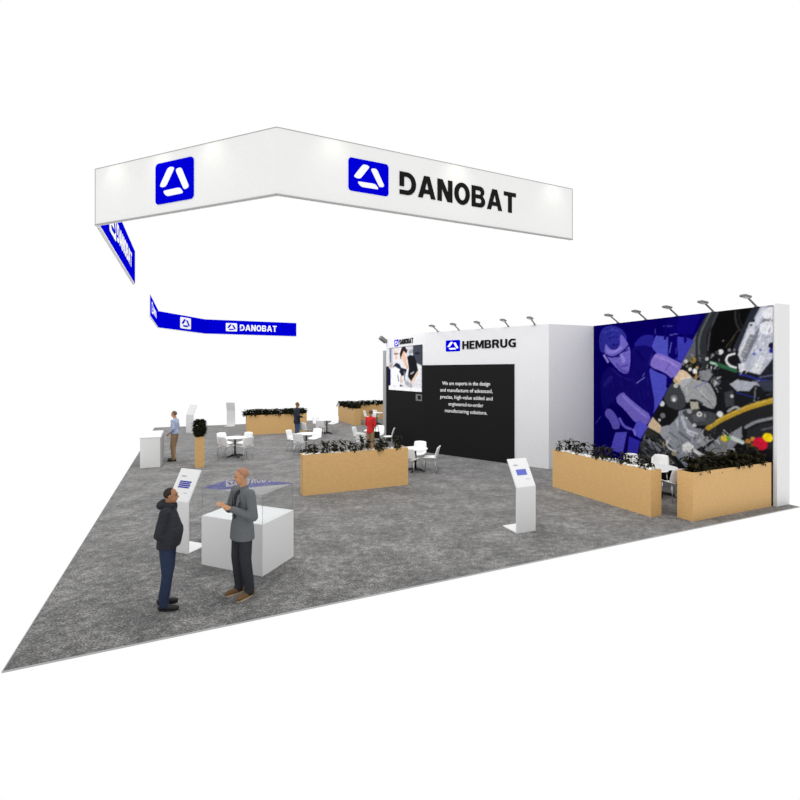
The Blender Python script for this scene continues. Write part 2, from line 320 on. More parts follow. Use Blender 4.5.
# artwork of the mural, in thousandths of its width and height
MURAL = [
('p',[(-32,1190),(1025,1020),(1025,-12),(-32,-330)],0,(24,24,27)),
('p',[(705,1001),(715,1014),(634,840),(592,785),(570,709),(650,736)],0,(95,95,100)),
('p',[(584,723),(637,845),(669,921),(656,779),(630,729)],0,(88,90,95)),
('m',[(743,1003),(700,932),(678,842),(691,693)],30,(44,46,49)),
('m',[(728,991),(691,918),(669,842),(678,700)],6,(80,84,86)),
('m',[(767,1000),(728,901),(716,790)],5,(62,64,68)),
('p',[(772,996),(946,994),(873,782),(725,776),(731,900)],0,(13,13,14)),
('m',[(846,989),(846,929),(873,874)],5,(46,46,48)),
('m',[(860,994),(862,934),(889,879)],3,(36,36,38)),
('l',[(857,888),(801,799)],3,(62,56,40)),
('l',[(846,870),(818,798)],2,(52,50,42)),
('p',[(916,999),(949,994),(863,783),(835,797)],0,(40,42,52)),
('p',[(951,1001),(1006,1008),(1006,744),(951,651),(889,671),(863,737),(857,783),(905,923),(929,927),(926,946)],0,(168,171,184)),
('p',[(956,993),(976,996),(936,894),(929,939)],0,(198,200,212)),
('p',[(910,925),(929,920),(926,856),(905,780),(873,730),(854,757),(900,884)],0,(196,197,206)),
('p',[(908,864),(926,856),(905,787),(876,736),(868,756)],0,(132,133,138)),
('l',[(905,845),(921,837)],2,(180,180,186)),
('l',[(899,829),(914,821)],2,(180,180,186)),
('l',[(893,812),(906,805)],2,(180,180,186)),
('l',[(886,796),(899,789)],2,(180,180,186)),
('l',[(880,779),(892,772)],2,(180,180,186)),
('l',[(873,762),(884,755)],2,(180,180,186)),
('l',[(913,909),(913,909)],6,(40,40,44)),
('m',[(971,934),(926,837),(884,729)],8,(110,112,124)),
('l',[(989,960),(989,960)],32,(222,222,226)),
('l',[(979,889),(979,889)],35,(216,216,222)),
('l',[(971,928),(1003,924)],4,(110,110,115)),
('l',[(984,998),(1003,996)],3,(90,90,95)),
('p',[(946,848),(1003,862),(1003,757),(956,689),(905,690),(926,754)],0,(182,184,196)),
('p',[(926,702),(971,752),(946,658),(905,670)],0,(204,205,210)),
('l',[(966,840),(996,844)],2,(130,130,140)),
('l',[(997,799),(997,799)],15,(22,22,50)),
('l',[(995,773),(995,773)],11,(32,34,125)),
('l',[(929,760),(929,760)],9,(60,70,160)),
('l',[(951,778),(951,778)],5,(70,75,140)),
('p',[(1006,744),(1006,577),(873,572),(946,645)],0,(34,35,42)),
('m',[(863,654),(905,645),(946,626),(1001,620)],6,(40,45,120)),
('l',[(946,639),(1001,651)],3,(90,95,130)),
('p',[(813,597),(857,631),(889,599),(884,566),(818,564)],0,(176,178,188)),
('p',[(857,710),(884,716),(889,677),(863,664)],0,(205,206,212)),
('p',[(910,612),(946,626),(976,589),(926,574)],0,(140,142,155)),
('m',[(731,720),(772,705),(846,674)],11,(44,92,62)),
('l',[(731,720),(755,712)],5,(190,195,190)),
('m',[(841,764),(813,758),(801,732),(818,701),(846,691)],6,(214,215,218)),
('l',[(778,777),(778,777)],15,(206,206,208)),
('l',[(818,785),(818,785)],9,(120,120,122)),
('l',[(761,774),(761,774)],11,(60,60,62)),
('l',[(841,784),(841,784)],9,(90,92,98)),
('l',[(790,837),(790,837)],5,(110,112,110)),
('l',[(604,730),(604,730)],12,(190,190,185)),
('l',[(643,736),(643,736)],18,(140,118,60)),
('l',[(630,708),(630,708)],11,(60,56,40)),
('l',[(627,683),(627,683)],11,(205,205,205)),
('l',[(653,672),(653,672)],15,(215,215,212)),
('l',[(669,721),(669,721)],11,(40,40,40)),
('l',[(611,701),(611,701)],9,(110,108,100)),
('l',[(713,741),(713,741)],11,(170,172,172)),
('l',[(740,761),(740,761)],9,(95,96,98)),
('l',[(663,693),(663,693)],8,(180,150,90)),
('l',[(659,657),(656,621)],5,(190,130,50)),
('p',[(672,671),(725,685),(740,650),(719,615),(682,622)],0,(128,130,134)),
('l',[(755,616),(755,616)],27,(66,68,72)),
('l',[(755,609),(755,609)],8,(170,172,175)),
('l',[(770,579),(776,577)],3,(40,40,46)),
('l',[(717,707),(712,689)],3,(170,170,176)),
('l',[(778,640),(760,630)],4,(170,170,176)),
('l',[(693,679),(704,678)],2,(18,18,24)),
('l',[(766,587),(754,581)],3,(40,40,46)),
('l',[(632,768),(643,762)],2,(170,170,176)),
('l',[(687,656),(692,628)],3,(120,120,126)),
('l',[(761,615),(770,595)],2,(120,120,126)),
('l',[(733,624),(732,609)],2,(120,120,126)),
('l',[(684,665),(674,644)],4,(120,120,126)),
('l',[(677,654),(662,634)],3,(120,120,126)),
('l',[(768,605),(749,596)],2,(170,170,176)),
('l',[(762,706),(748,685)],3,(170,170,176)),
('l',[(686,644),(677,633)],3,(120,120,126)),
('l',[(766,643),(761,639)],2,(200,200,206)),
('l',[(745,568),(743,560)],2,(18,18,24)),
('l',[(631,589),(630,581)],2,(70,70,76)),
('l',[(627,588),(618,576)],2,(18,18,24)),
('l',[(657,720),(663,718)],2,(18,18,24)),
('l',[(729,764),(720,758)],3,(40,40,46)),
('l',[(689,770),(676,759)],2,(40,40,46)),
('l',[(591,701),(579,687)],2,(18,18,24)),
('l',[(683,707),(677,690)],4,(18,18,24)),
('l',[(733,595),(735,574)],2,(40,40,46)),
('l',[(721,599),(716,595)],3,(40,40,46)),
('l',[(738,670),(728,665)],2,(70,70,76)),
('l',[(705,684),(704,678)],3,(40,40,46)),
('l',[(636,745),(637,735)],3,(40,40,46)),
('l',[(775,582),(793,564)],2,(120,120,126)),
('l',[(601,726),(592,703)],2,(70,70,76)),
('l',[(670,663),(675,662)],2,(120,120,126)),
('l',[(687,752),(694,752)],2,(40,40,46)),
('l',[(589,632),(587,616)],2,(120,120,126)),
('l',[(761,575),(765,555)],2,(170,170,176)),
('l',[(702,590),(696,564)],3,(18,18,24)),
('l',[(681,767),(703,756)],2,(70,70,76)),
('l',[(775,693),(773,688)],2,(18,18,24)),
('l',[(625,610),(606,596)],2,(18,18,24)),
('l',[(682,728),(698,723)],2,(70,70,76)),
('l',[(646,621),(647,611)],3,(18,18,24)),
('l',[(664,676),(670,654)],2,(18,18,24)),
('l',[(609,643),(614,631)],3,(40,40,46)),
('l',[(589,634),(575,616)],2,(120,120,126)),
('l',[(771,739),(772,725)],3,(120,120,126)),
('l',[(728,684),(721,670)],2,(120,120,126)),
('l',[(683,717),(675,704)],3,(18,18,24)),
('l',[(745,749),(733,749)],3,(40,40,46)),
('l',[(760,608),(748,586)],2,(200,200,206)),
('l',[(774,689),(757,682)],3,(70,70,76)),
('l',[(689,747),(674,745)],2,(120,120,126)),
('l',[(688,624),(678,620)],4,(120,120,126)),
('l',[(632,590),(623,580)],2,(200,200,206)),
('l',[(673,765),(657,758)],2,(40,40,46)),
('l',[(595,716),(588,707)],3,(120,120,126)),
('l',[(679,573),(671,563)],2,(200,200,206)),
('l',[(745,622),(758,613)],2,(200,200,206)),
('l',[(757,585),(756,573)],3,(120,120,126)),
('l',[(745,764),(730,745)],2,(170,170,176)),
('l',[(628,569),(626,554)],2,(40,40,46)),
('l',[(764,652),(759,636)],3,(18,18,24)),
('l',[(672,719),(674,700)],4,(40,40,46)),
('l',[(734,698),(732,672)],3,(200,200,206)),
('l',[(733,671),(742,653)],4,(70,70,76)),
('l',[(677,568),(685,551)],2,(120,120,126)),
('l',[(709,600),(727,597)],2,(120,120,126)),
('l',[(678,710),(677,704)],2,(18,18,24)),
('l',[(692,692),(679,686)],3,(70,70,76)),
('l',[(612,628),(623,610)],3,(70,70,76)),
('l',[(646,638),(636,616)],3,(120,120,126)),
('l',[(764,666),(761,656)],3,(40,40,46)),
('l',[(955,892),(950,878)],3,(215,215,223)),
('l',[(983,920),(977,903)],2,(200,200,208)),
('l',[(991,845),(982,819)],2,(200,200,208)),
('l',[(977,784),(971,765)],2,(200,200,208)),
('l',[(966,797),(958,772)],3,(200,200,208)),
('l',[(970,707),(958,671)],3,(200,200,208)),
('l',[(897,678),(890,660)],2,(215,215,223)),
('l',[(991,886),(985,868)],2,(120,120,128)),
('l',[(974,882),(971,872)],2,(200,200,208)),
('l',[(880,684),(869,657)],2,(230,230,238)),
('l',[(893,714),(885,694)],2,(200,200,208)),
('l',[(942,715),(936,698)],3,(230,230,238)),
('l',[(954,889),(942,857)],2,(230,230,238)),
('l',[(940,775),(932,753)],3,(215,215,223)),
('l',[(933,859),(925,837)],3,(120,120,128)),
('l',[(933,800),(929,790)],3,(230,230,238)),
('l',[(907,775),(902,762)],2,(120,120,128)),
('l',[(960,962),(947,927)],2,(215,215,223)),
('l',[(988,910),(981,889)],2,(230,230,238)),
('l',[(963,814),(961,806)],3,(230,230,238)),
('l',[(979,819),(969,792)],2,(140,140,148)),
('l',[(935,731),(925,705)],2,(215,215,223)),
('l',[(957,863),(945,828)],2,(230,230,238)),
('l',[(991,935),(987,926)],3,(140,140,148)),
('l',[(978,807),(970,786)],3,(200,200,208)),
('l',[(937,903),(930,884)],3,(140,140,148)),
('l',[(955,749),(944,721)],3,(215,215,223)),
('l',[(969,709),(964,696)],3,(140,140,148)),
('l',[(991,741),(987,732)],3,(215,215,223)),
('l',[(996,936),(991,921)],3,(200,200,208)),
('l',[(933,777),(929,767)],3,(200,200,208)),
('l',[(951,747),(938,713)],3,(215,215,223)),
('l',[(963,734),(956,714)],3,(215,215,223)),
('l',[(924,793),(914,767)],2,(230,230,238)),
('l',[(903,793),(893,766)],3,(140,140,148)),
('l',[(887,736),(884,728)],2,(200,200,208)),
('l',[(943,733),(933,705)],2,(215,215,223)),
('l',[(889,514),(898,508)],2,(50,50,54)),
('l',[(917,567),(922,564)],3,(80,80,84)),
('l',[(894,500),(918,506)],3,(80,80,84)),
('l',[(968,592),(976,573)],3,(80,80,84)),
('l',[(937,545),(946,547)],2,(15,15,19)),
('l',[(841,474),(853,454)],3,(15,15,19)),
('l',[(872,550),(884,551)],2,(50,50,54)),
('l',[(900,487),(916,479)],2,(15,15,19)),
('l',[(938,564),(952,569)],2,(150,150,154)),
('l',[(985,552),(990,550)],2,(50,50,54)),
('l',[(791,617),(811,619)],3,(50,50,54)),
('l',[(919,526),(943,534)],3,(150,150,154)),
('l',[(932,605),(950,613)],3,(150,150,154)),
('l',[(889,477),(901,476)],3,(15,15,19)),
('l',[(809,497),(814,483)],3,(80,80,84)),
('l',[(976,550),(998,561)],2,(80,80,84)),
('l',[(923,572),(945,559)],3,(15,15,19)),
('l',[(802,536),(820,530)],2,(110,110,114)),
('l',[(826,525),(829,521)],3,(80,80,84)),
('l',[(851,481),(856,481)],2,(50,50,54)),
('l',[(978,610),(994,616)],3,(50,50,54)),
('l',[(808,512),(811,506)],3,(150,150,154)),
('l',[(796,540),(813,535)],2,(50,50,54)),
('l',[(814,505),(816,499)],2,(50,50,54)),
('l',[(882,556),(898,533)],2,(110,110,114)),
('l',[(915,606),(926,611)],3,(50,50,54)),
('l',[(924,538),(933,535)],2,(110,110,114)),
('l',[(881,503),(891,495)],3,(15,15,19)),
('l',[(920,621),(926,610)],2,(150,150,154)),
('l',[(843,581),(858,576)],3,(150,150,154)),
('l',[(887,521),(902,513)],2,(110,110,114)),
('l',[(983,572),(988,567)],3,(50,50,54)),
('l',[(927,478),(932,474)],3,(150,150,154)),
('l',[(805,504),(828,496)],3,(80,80,84)),
('l',[(907,600),(911,590)],2,(50,50,54)),
('l',[(894,471),(916,466)],3,(80,80,84)),
('l',[(874,523),(886,501)],3,(80,80,84)),
('l',[(874,618),(888,622)],2,(80,80,84)),
('l',[(855,560),(865,538)],3,(15,15,19)),
('l',[(891,528),(896,519)],2,(150,150,154)),
('l',[(791,543),(812,552)],2,(80,80,84)),
('l',[(926,531),(930,529)],2,(150,150,154)),
('l',[(945,576),(952,566)],3,(110,110,114)),
('l',[(942,555),(951,550)],2,(150,150,154)),
('l',[(865,566),(877,543)],3,(150,150,154)),
('l',[(941,591),(957,592)],3,(80,80,84)),
('l',[(897,600),(909,595)],3,(80,80,84)),
('l',[(932,514),(948,517)],3,(110,110,114)),
('l',[(955,606),(961,599)],3,(15,15,19)),
('l',[(886,525),(906,525)],3,(150,150,154)),
('l',[(335,96),(331,79)],2,(140,140,137)),
('l',[(351,185),(340,179)],3,(140,140,137)),
('l',[(480,245),(476,211)],3,(170,170,167)),
('l',[(402,101),(397,76)],2,(30,30,27)),
('l',[(362,161),(380,152)],3,(30,30,27)),
('l',[(440,280),(406,258)],3,(100,100,97)),
('l',[(515,176),(543,166)],2,(60,60,57)),
('l',[(361,261),(360,229)],2,(170,170,167)),
('l',[(364,195),(381,172)],3,(30,30,27)),
('l',[(413,259),(411,250)],2,(30,30,27)),
('l',[(501,107),(503,80)],2,(100,100,97)),
('l',[(534,276),(561,279)],3,(30,30,27)),
('l',[(415,118),(422,110)],3,(170,170,167)),
('l',[(540,281),(566,260)],3,(60,60,57)),
('l',[(554,139),(574,126)],3,(30,30,27)),
('l',[(411,101),(424,79)],3,(60,60,57)),
('l',[(360,104),(350,100)],2,(60,60,57)),
('l',[(507,258),(505,243)],2,(30,30,27)),
('l',[(522,163),(516,151)],3,(170,170,167)),
('l',[(350,84),(357,79)],3,(140,140,137)),
('l',[(439,229),(446,228)],3,(30,30,27)),
('l',[(503,250),(514,231)],2,(60,60,57)),
('l',[(372,257),(342,247)],2,(140,140,137)),
('l',[(357,220),(378,222)],2,(140,140,137)),
('l',[(355,275),(372,265)],3,(140,140,137)),
('l',[(525,270),(499,247)],2,(170,170,167)),
('l',[(453,131),(457,117)],3,(140,140,137)),
('l',[(423,231),(414,213)],2,(140,140,137)),
('l',[(466,191),(478,172)],3,(30,30,27)),
('l',[(393,202),(377,180)],3,(170,170,167)),
('l',[(454,239),(468,207)],3,(30,30,27)),
('l',[(553,224),(521,206)],2,(170,170,167)),
('l',[(517,133),(519,118)],2,(170,170,167)),
('l',[(420,253),(414,216)],3,(140,140,137)),
('l',[(535,199),(521,196)],3,(140,140,137)),
('l',[(535,123),(515,107)],3,(170,170,167)),
('l',[(460,174),(455,163)],2,(140,140,137)),
('l',[(497,289),(493,267)],3,(100,100,97)),
('l',[(537,296),(539,281)],2,(60,60,57)),
('l',[(551,221),(527,207)],3,(30,30,27)),
('l',[(335,143),(328,131)],2,(140,140,137)),
('l',[(492,241),(514,230)],2,(30,30,27)),
('l',[(521,114),(544,117)],2,(100,100,97)),
('l',[(489,187),(493,165)],3,(170,170,167)),
('l',[(410,118),(419,119)],3,(170,170,167)),
('l',[(508,127),(515,128)],2,(100,100,97)),
('l',[(481,294),(491,282)],3,(140,140,137)),
('l',[(487,169),(500,158)],3,(60,60,57)),
('l',[(496,193),(501,188)],3,(60,60,57)),
('l',[(344,110),(331,100)],3,(170,170,167)),
('q',[(486,573),(556,613),(597,547),(611,475),(570,435),(486,466)],0,(62,63,66)),
('l',[(539,508),(539,508)],21,(120,122,124)),
('l',[(539,502),(539,502)],11,(215,215,215)),
('l',[(550,586),(550,586)],14,(180,182,180)),
('l',[(478,401),(478,401)],50,(22,22,24)),
('l',[(475,401),(475,401)],17,(110,112,114)),
('l',[(471,473),(471,473)],17,(205,206,206)),
('l',[(456,372),(456,372)],9,(190,190,190)),
('m',[(364,303),(434,253),(514,197)],27,(50,50,47)),
('l',[(396,248),(456,187)],8,(100,102,108)),
('l',[(486,230),(486,230)],14,(140,130,105)),
('p',[(332,214),(372,244),(456,164),(426,120),(348,121)],0,(60,62,66)),
('p',[(364,243),(411,242),(471,182),(426,182)],0,(118,122,132)),
('q',[(456,318),(514,340),(584,437),(630,448),(630,173),(556,189),(500,240),(464,273)],0,(138,142,150)),
('p',[(456,326),(507,347),(514,295),(478,260),(456,287)],0,(152,154,160)),
('m',[(556,375),(584,297),(624,273)],10,(176,178,188)),
('l',[(514,303),(570,265)],5,(108,110,118)),
('p',[(563,435),(611,453),(643,348),(713,342),(743,291),(656,221),(688,170),(563,146)],0,(130,134,142)),
('m',[(584,400),(611,315),(650,299)],10,(178,180,190)),
('l',[(570,310),(624,273)],6,(92,94,102)),
('l',[(611,330),(663,315)],4,(205,205,212)),
('m',[(514,265),(497,239),(507,207),(550,192)],7,(192,194,198)),
('p',[(637,218),(700,200),(807,152),(637,117)],0,(70,72,78)),
('l',[(556,174),(617,113)],11,(130,136,150)),
('l',[(514,167),(556,107)],9,(44,44,40)),
('l',[(332,109),(350,86)],3,(80,80,86)),
('l',[(348,158),(370,136)],5,(35,35,41)),
('l',[(400,161),(414,153)],2,(20,20,26)),
('l',[(483,194),(510,181)],5,(80,80,86)),
('l',[(340,208),(350,201)],2,(24,24,30)),
('l',[(438,227),(470,204)],3,(130,130,136)),
('l',[(452,257),(468,235)],4,(35,35,41)),
('l',[(451,262),(462,259)],2,(20,20,26)),
('l',[(369,203),(394,185)],2,(35,35,41)),
('l',[(397,198),(413,192)],4,(80,80,86)),
('l',[(468,153),(476,150)],4,(20,20,26)),
('l',[(504,169),(509,155)],2,(20,20,26)),
('l',[(405,203),(438,179)],4,(130,130,136)),
('l',[(471,166),(476,151)],4,(35,35,41)),
('l',[(348,148),(367,130)],2,(80,80,86)),
('l',[(511,253),(537,244)],2,(130,130,136)),
('l',[(459,268),(467,266)],4,(24,24,30)),
('l',[(419,264),(459,261)],4,(35,35,41)),
('l',[(395,253),(431,236)],2,(20,20,26)),
('l',[(369,196),(383,159)],3,(20,20,26)),
('l',[(448,143),(462,127)],2,(35,35,41)),
('l',[(424,251),(432,229)],4,(24,24,30)),
('l',[(419,203),(438,175)],4,(24,24,30)),
('l',[(378,178),(392,153)],4,(20,20,26)),
('l',[(482,135),(495,125)],4,(80,80,86)),
('l',[(495,135),(505,102)],4,(35,35,41)),
('l',[(379,243),(386,236)],3,(35,35,41)),
('l',[(414,157),(445,151)],2,(24,24,30)),
('l',[(502,273),(521,239)],4,(130,130,136)),
('l',[(367,184),(389,181)],5,(105,105,111)),
('l',[(446,246),(467,238)],2,(24,24,30)),
('l',[(383,139),(423,126)],4,(105,105,111)),
('l',[(471,208),(505,206)],3,(80,80,86)),
('l',[(431,172),(442,147)],3,(20,20,26)),
('l',[(431,171),(456,160)],4,(35,35,41)),
('l',[(489,202),(493,194)],4,(20,20,26)),
('l',[(446,178),(450,155)],3,(130,130,136)),
('l',[(357,172),(361,158)],4,(80,80,86)),
('l',[(343,133),(354,121)],3,(35,35,41)),
('l',[(335,151),(358,145)],3,(20,20,26)),
('l',[(411,218),(436,208)],4,(80,80,86)),
('l',[(380,187),(418,171)],4,(24,24,30)),
('l',[(395,263),(413,229)],3,(24,24,30)),
('l',[(352,113),(370,99)],3,(130,130,136)),
('l',[(473,135),(490,134)],4,(35,35,41)),
('l',[(398,232),(410,195)],3,(130,130,136)),
('l',[(501,229),(507,219)],2,(80,80,86)),
('l',[(455,250),(467,239)],3,(130,130,136)),
('l',[(438,193),(458,173)],4,(105,105,111)),
('l',[(348,245),(389,234)],3,(80,80,86)),
('l',[(474,175),(483,169)],4,(105,105,111)),
('l',[(510,147),(540,122)],3,(130,130,136)),
('l',[(432,175),(469,164)],2,(20,20,26)),
('l',[(486,238),(489,229)],4,(20,20,26)),
('l',[(476,217),(485,203)],3,(130,130,136)),
('l',[(403,224),(410,207)],2,(20,20,26)),
('l',[(370,211),(388,205)],4,(24,24,30)),
('l',[(495,193),(504,191)],4,(105,105,111)),
('l',[(404,244),(417,235)],4,(20,20,26)),
('l',[(412,204),(420,198)],4,(35,35,41)),
('l',[(539,179),(539,179)],15,(150,140,120)),
('p',[(656,285),(706,356),(743,305),(694,241)],0,(146,148,152)),
('l',[(675,309),(716,266)],3,(96,98,102)),
('l',[(691,331),(731,288)],3,(186,188,190)),
('p',[(700,228),(778,323),(830,304),(818,208),(737,207)],0,(118,120,122)),
('m',[(725,323),(830,394),(926,449),(1006,481)],33,(36,36,38)),
('m',[(719,354),(772,401),(830,440),(905,486),(1006,528)],14,(172,138,46)),
('m',[(725,363),(772,409),(830,448),(905,493),(1006,534)],2,(205,180,90)),
('p',[(784,623),(976,589),(971,557),(873,480),(841,485),(784,453)],0,(26,27,30)),
('p',[(796,556),(835,571),(841,491),(801,475)],0,(58,60,64)),
('l',[(830,537),(830,537)],9,(190,190,190)),
('l',[(852,558),(926,536)],3,(40,45,130)),
('l',[(931,587),(926,517)],3,(120,122,126)),
('p',[(818,604),(863,625),(936,613),(905,567),(852,565)],0,(160,162,172)),
('p',[(936,619),(1001,627),(1001,571),(966,569)],0,(52,55,70)),
('l',[(775,436),(775,436)],17,(212,212,214)),
('m',[(813,456),(846,485),(863,473)],7,(150,150,152)),
('m',[(889,378),(936,415),(1001,437)],8,(128,131,136)),
('p',[(895,365),(951,404),(1001,416),(1001,279),(895,287)],0,(40,41,44)),
('l',[(956,373),(1001,391)],5,(80,82,86)),
('p',[(818,335),(873,382),(876,324),(835,264),(807,246)],0,(132,134,142)),
('p',[(801,245),(841,265),(852,201),(807,179)],0,(152,154,162)),
('l',[(796,309),(796,309)],19,(228,196,24)),
('l',[(816,312),(816,312)],13,(104,156,66)),
('l',[(832,314),(876,297)],11,(196,204,200)),
('l',[(900,307),(900,307)],14,(176,120,56)),
('l',[(920,322),(920,322)],12,(190,132,60)),
('l',[(916,290),(916,290)],11,(120,80,40)),
('l',[(951,302),(951,302)],33,(204,28,54)),
('l',[(981,338),(981,338)],23,(238,206,22)),
('p',[(584,238),(617,262),(647,241),(643,212),(611,191),(584,209)],0,(216,216,216)),
('l',[(643,219),(706,187)],11,(206,206,206)),
('l',[(731,178),(784,174)],6,(196,198,200)),
('l',[(742,277),(753,263)],3,(60,62,68)),
('l',[(687,310),(694,279)],2,(170,172,178)),
('l',[(700,188),(725,182)],2,(60,62,68)),
('l',[(653,309),(651,275)],2,(70,72,78)),
('l',[(791,203),(797,195)],2,(60,62,68)),
('l',[(625,169),(627,160)],2,(60,62,68)),
('l',[(708,329),(717,324)],2,(60,62,68)),
('l',[(701,239),(715,217)],2,(95,97,103)),
('l',[(578,260),(595,248)],2,(95,97,103)),
('l',[(712,304),(718,297)],3,(190,192,198)),
('l',[(753,355),(748,327)],3,(60,62,68)),
('l',[(723,318),(733,300)],3,(95,97,103)),
('l',[(751,222),(752,207)],2,(95,97,103)),
('l',[(592,212),(580,185)],2,(190,192,198)),
('l',[(718,177),(717,168)],2,(95,97,103)),
('l',[(732,222),(747,199)],3,(60,62,68)),
('l',[(573,239),(556,213)],2,(70,72,78)),
('l',[(767,203),(777,197)],2,(95,97,103)),
('l',[(593,332),(605,326)],2,(70,72,78)),
('l',[(675,274),(665,248)],2,(95,97,103)),
('l',[(792,352),(812,334)],3,(170,172,178)),
('l',[(669,299),(666,287)],2,(60,62,68)),
('l',[(729,342),(745,332)],2,(60,62,68)),
('l',[(789,323),(794,307)],3,(95,97,103)),
('l',[(747,282),(754,259)],3,(95,97,103)),
('l',[(662,172),(670,167)],3,(60,62,68)),
('l',[(682,284),(665,262)],3,(190,192,198)),
('l',[(823,354),(828,335)],3,(70,72,78)),
('l',[(748,185),(758,163)],2,(60,62,68)),
('l',[(640,224),(643,196)],3,(60,62,68)),
('l',[(686,217),(690,185)],2,(95,97,103)),
('l',[(767,249),(775,247)],2,(70,72,78)),
('l',[(786,335),(781,318)],2,(70,72,78)),
('l',[(733,325),(726,303)],2,(70,72,78)),
('l',[(629,214),(638,212)],2,(95,97,103)),
('l',[(708,192),(726,180)],2,(70,72,78)),
('l',[(650,324),(646,311)],2,(190,192,198)),
('l',[(708,301),(697,283)],3,(95,97,103)),
('l',[(637,282),(638,261)],2,(190,192,198)),
('l',[(676,237),(688,225)],3,(70,72,78)),
('l',[(744,264),(746,254)],2,(170,172,178)),
('l',[(701,215),(701,204)],3,(60,62,68)),
('l',[(791,312),(798,310)],3,(190,192,198)),
('l',[(659,293),(659,285)],2,(95,97,103)),
('l',[(739,297),(757,286)],2,(170,172,178)),
('l',[(787,339),(804,321)],2,(170,172,178)),
('l',[(761,294),(775,272)],3,(190,192,198)),
('l',[(772,197),(768,189)],3,(190,192,198)),
('l',[(756,223),(749,213)],2,(190,192,198)),
('l',[(650,165),(634,133)],2,(70,72,78)),
('l',[(710,256),(708,230)],2,(170,172,178)),
('l',[(700,353),(684,333)],2,(60,62,68)),
('l',[(646,178),(642,166)],2,(190,192,198)),
('l',[(677,214),(675,179)],2,(170,172,178)),
('l',[(819,325),(829,310)],2,(170,172,178)),
('l',[(784,205),(778,176)],2,(95,97,103)),
('l',[(747,193),(760,178)],3,(60,62,68)),
('l',[(674,348),(668,329)],2,(95,97,103)),
('l',[(606,207),(626,188)],3,(60,62,68)),
('l',[(763,212),(778,197)],2,(60,62,68)),
('q',[(577,432),(621,453),(668,448),(763,443),(756,393),(720,368),(645,360),(613,395)],0,(66,68,72)),
('p',[(637,419),(698,438),(705,392),(649,382)],0,(86,88,92)),
('l',[(675,427),(675,427)],15,(208,208,206)),
('l',[(675,427),(675,427)],5,(40,40,44)),
('l',[(623,440),(623,440)],15,(150,152,154)),
('l',[(649,360),(649,360)],12,(190,192,196)),
('l',[(702,434),(705,413)],3,(170,170,172)),
('p',[(625,496),(668,495),(675,457),(633,449)],0,(166,164,150)),
('l',[(749,604),(749,604)],7,(150,150,150)),
('l',[(609,399),(609,399)],6,(200,200,205)),
('q',[(527,617),(548,684),(603,679),(649,623),(581,595),(565,590)],0,(214,188,156)),
('l',[(540,626),(561,604)],4,(150,124,100)),
('p',[(403,398),(467,335),(456,287),(376,324)],0,(205,180,150)),
('q',[(569,599),(585,626),(633,638),(675,615),(720,615),(749,558),(761,513),(756,480),(742,460),(705,472),(656,503),(633,508),(607,480),(597,534),(577,569)],0,(150,151,153)),
('q',[(571,600),(585,626),(633,636),(641,623),(597,583),(589,565)],0,(166,167,172)),
('l',[(581,626),(633,636)],2,(225,220,214)),
('m',[(687,534),(720,507),(744,467)],2,(92,92,96)),
('m',[(702,590),(735,557),(752,521)],2,(112,112,116)),
('m',[(645,575),(683,596),(709,609)],2,(84,92,172)),
('m',[(629,505),(660,507),(690,488)],4,(40,40,42)),
('l',[(609,574),(613,535)],5,(170,171,174)),
('l',[(675,568),(713,519)],6,(168,169,171)),
('p',[(-32,1190),(744,1065),(715,1000),(637,846),(624,809),(480,512),(389,340),(332,198),(252,20),(48,-376),(-32,-402)],0,(7,0,88)),
('q',[(283,837),(332,894),(372,907),(430,898),(411,821),(356,832)],0,(34,30,132)),
('p',[(407,825),(434,895),(514,880),(514,748),(441,781)],0,(74,76,178)),
('p',[(553,876),(597,866),(647,847),(584,723),(550,743)],0,(54,52,162)),
('p',[(556,880),(611,868),(640,852),(584,745),(543,769)],0,(56,55,165)),
('p',[(507,997),(556,991),(560,750),(507,763)],0,(10,4,96)),
('l',[(478,949),(529,944)],4,(60,60,150)),
('l',[(518,891),(563,896)],3,(90,92,170)),
('l',[(525,845),(514,785)],3,(96,100,185)),
('l',[(550,813),(550,776)],2,(80,84,175)),
('l',[(493,954),(489,870)],7,(12,6,100)),
('l',[(601,884),(601,847)],8,(14,8,105)),
('l',[(430,937),(430,906)],2,(60,60,150)),
('p',[(560,991),(688,1004),(643,887),(556,895)],0,(14,6,112)),
('q',[(48,815),(40,904),(53,956),(86,984),(142,992),(205,963),(240,922),(249,880),(197,850),(161,823),(115,838),(91,866),(84,796)],0,(42,42,140)),
('m',[(86,944),(142,965),(188,944)],5,(60,60,160)),
('l',[(115,899),(161,912)],4,(28,26,118)),
('l',[(152,853),(188,859)],8,(22,18,108)),
('l',[(68,882),(60,874)],3,(58,58,158)),
('l',[(198,929),(189,941)],2,(26,24,112)),
('l',[(158,850),(159,853)],3,(34,32,126)),
('l',[(177,853),(180,841)],2,(34,32,126)),
('l',[(60,933),(63,933)],3,(26,24,112)),
('l',[(186,908),(182,910)],3,(48,48,146)),
('l',[(108,867),(102,862)],3,(34,32,126)),
('l',[(126,968),(126,963)],3,(34,32,126)),
('l',[(151,934),(140,925)],2,(58,58,158)),
('l',[(153,923),(142,921)],3,(48,48,146)),
('l',[(173,907),(177,900)],3,(26,24,112)),
('l',[(207,886),(214,875)],3,(26,24,112)),
('l',[(93,950),(102,955)],3,(48,48,146)),
('l',[(114,925),(101,925)],3,(34,32,126)),
('l',[(99,875),(103,873)],3,(58,58,158)),
('l',[(196,886),(186,890)],3,(58,58,158)),
('l',[(125,923),(136,916)],2,(48,48,146)),
('l',[(164,963),(158,956)],2,(26,24,112)),
('l',[(191,870),(180,862)],2,(34,32,126)),
('l',[(175,867),(166,856)],2,(58,58,158)),
('l',[(147,896),(139,888)],3,(58,58,158)),
('l',[(68,870),(67,872)],2,(26,24,112)),
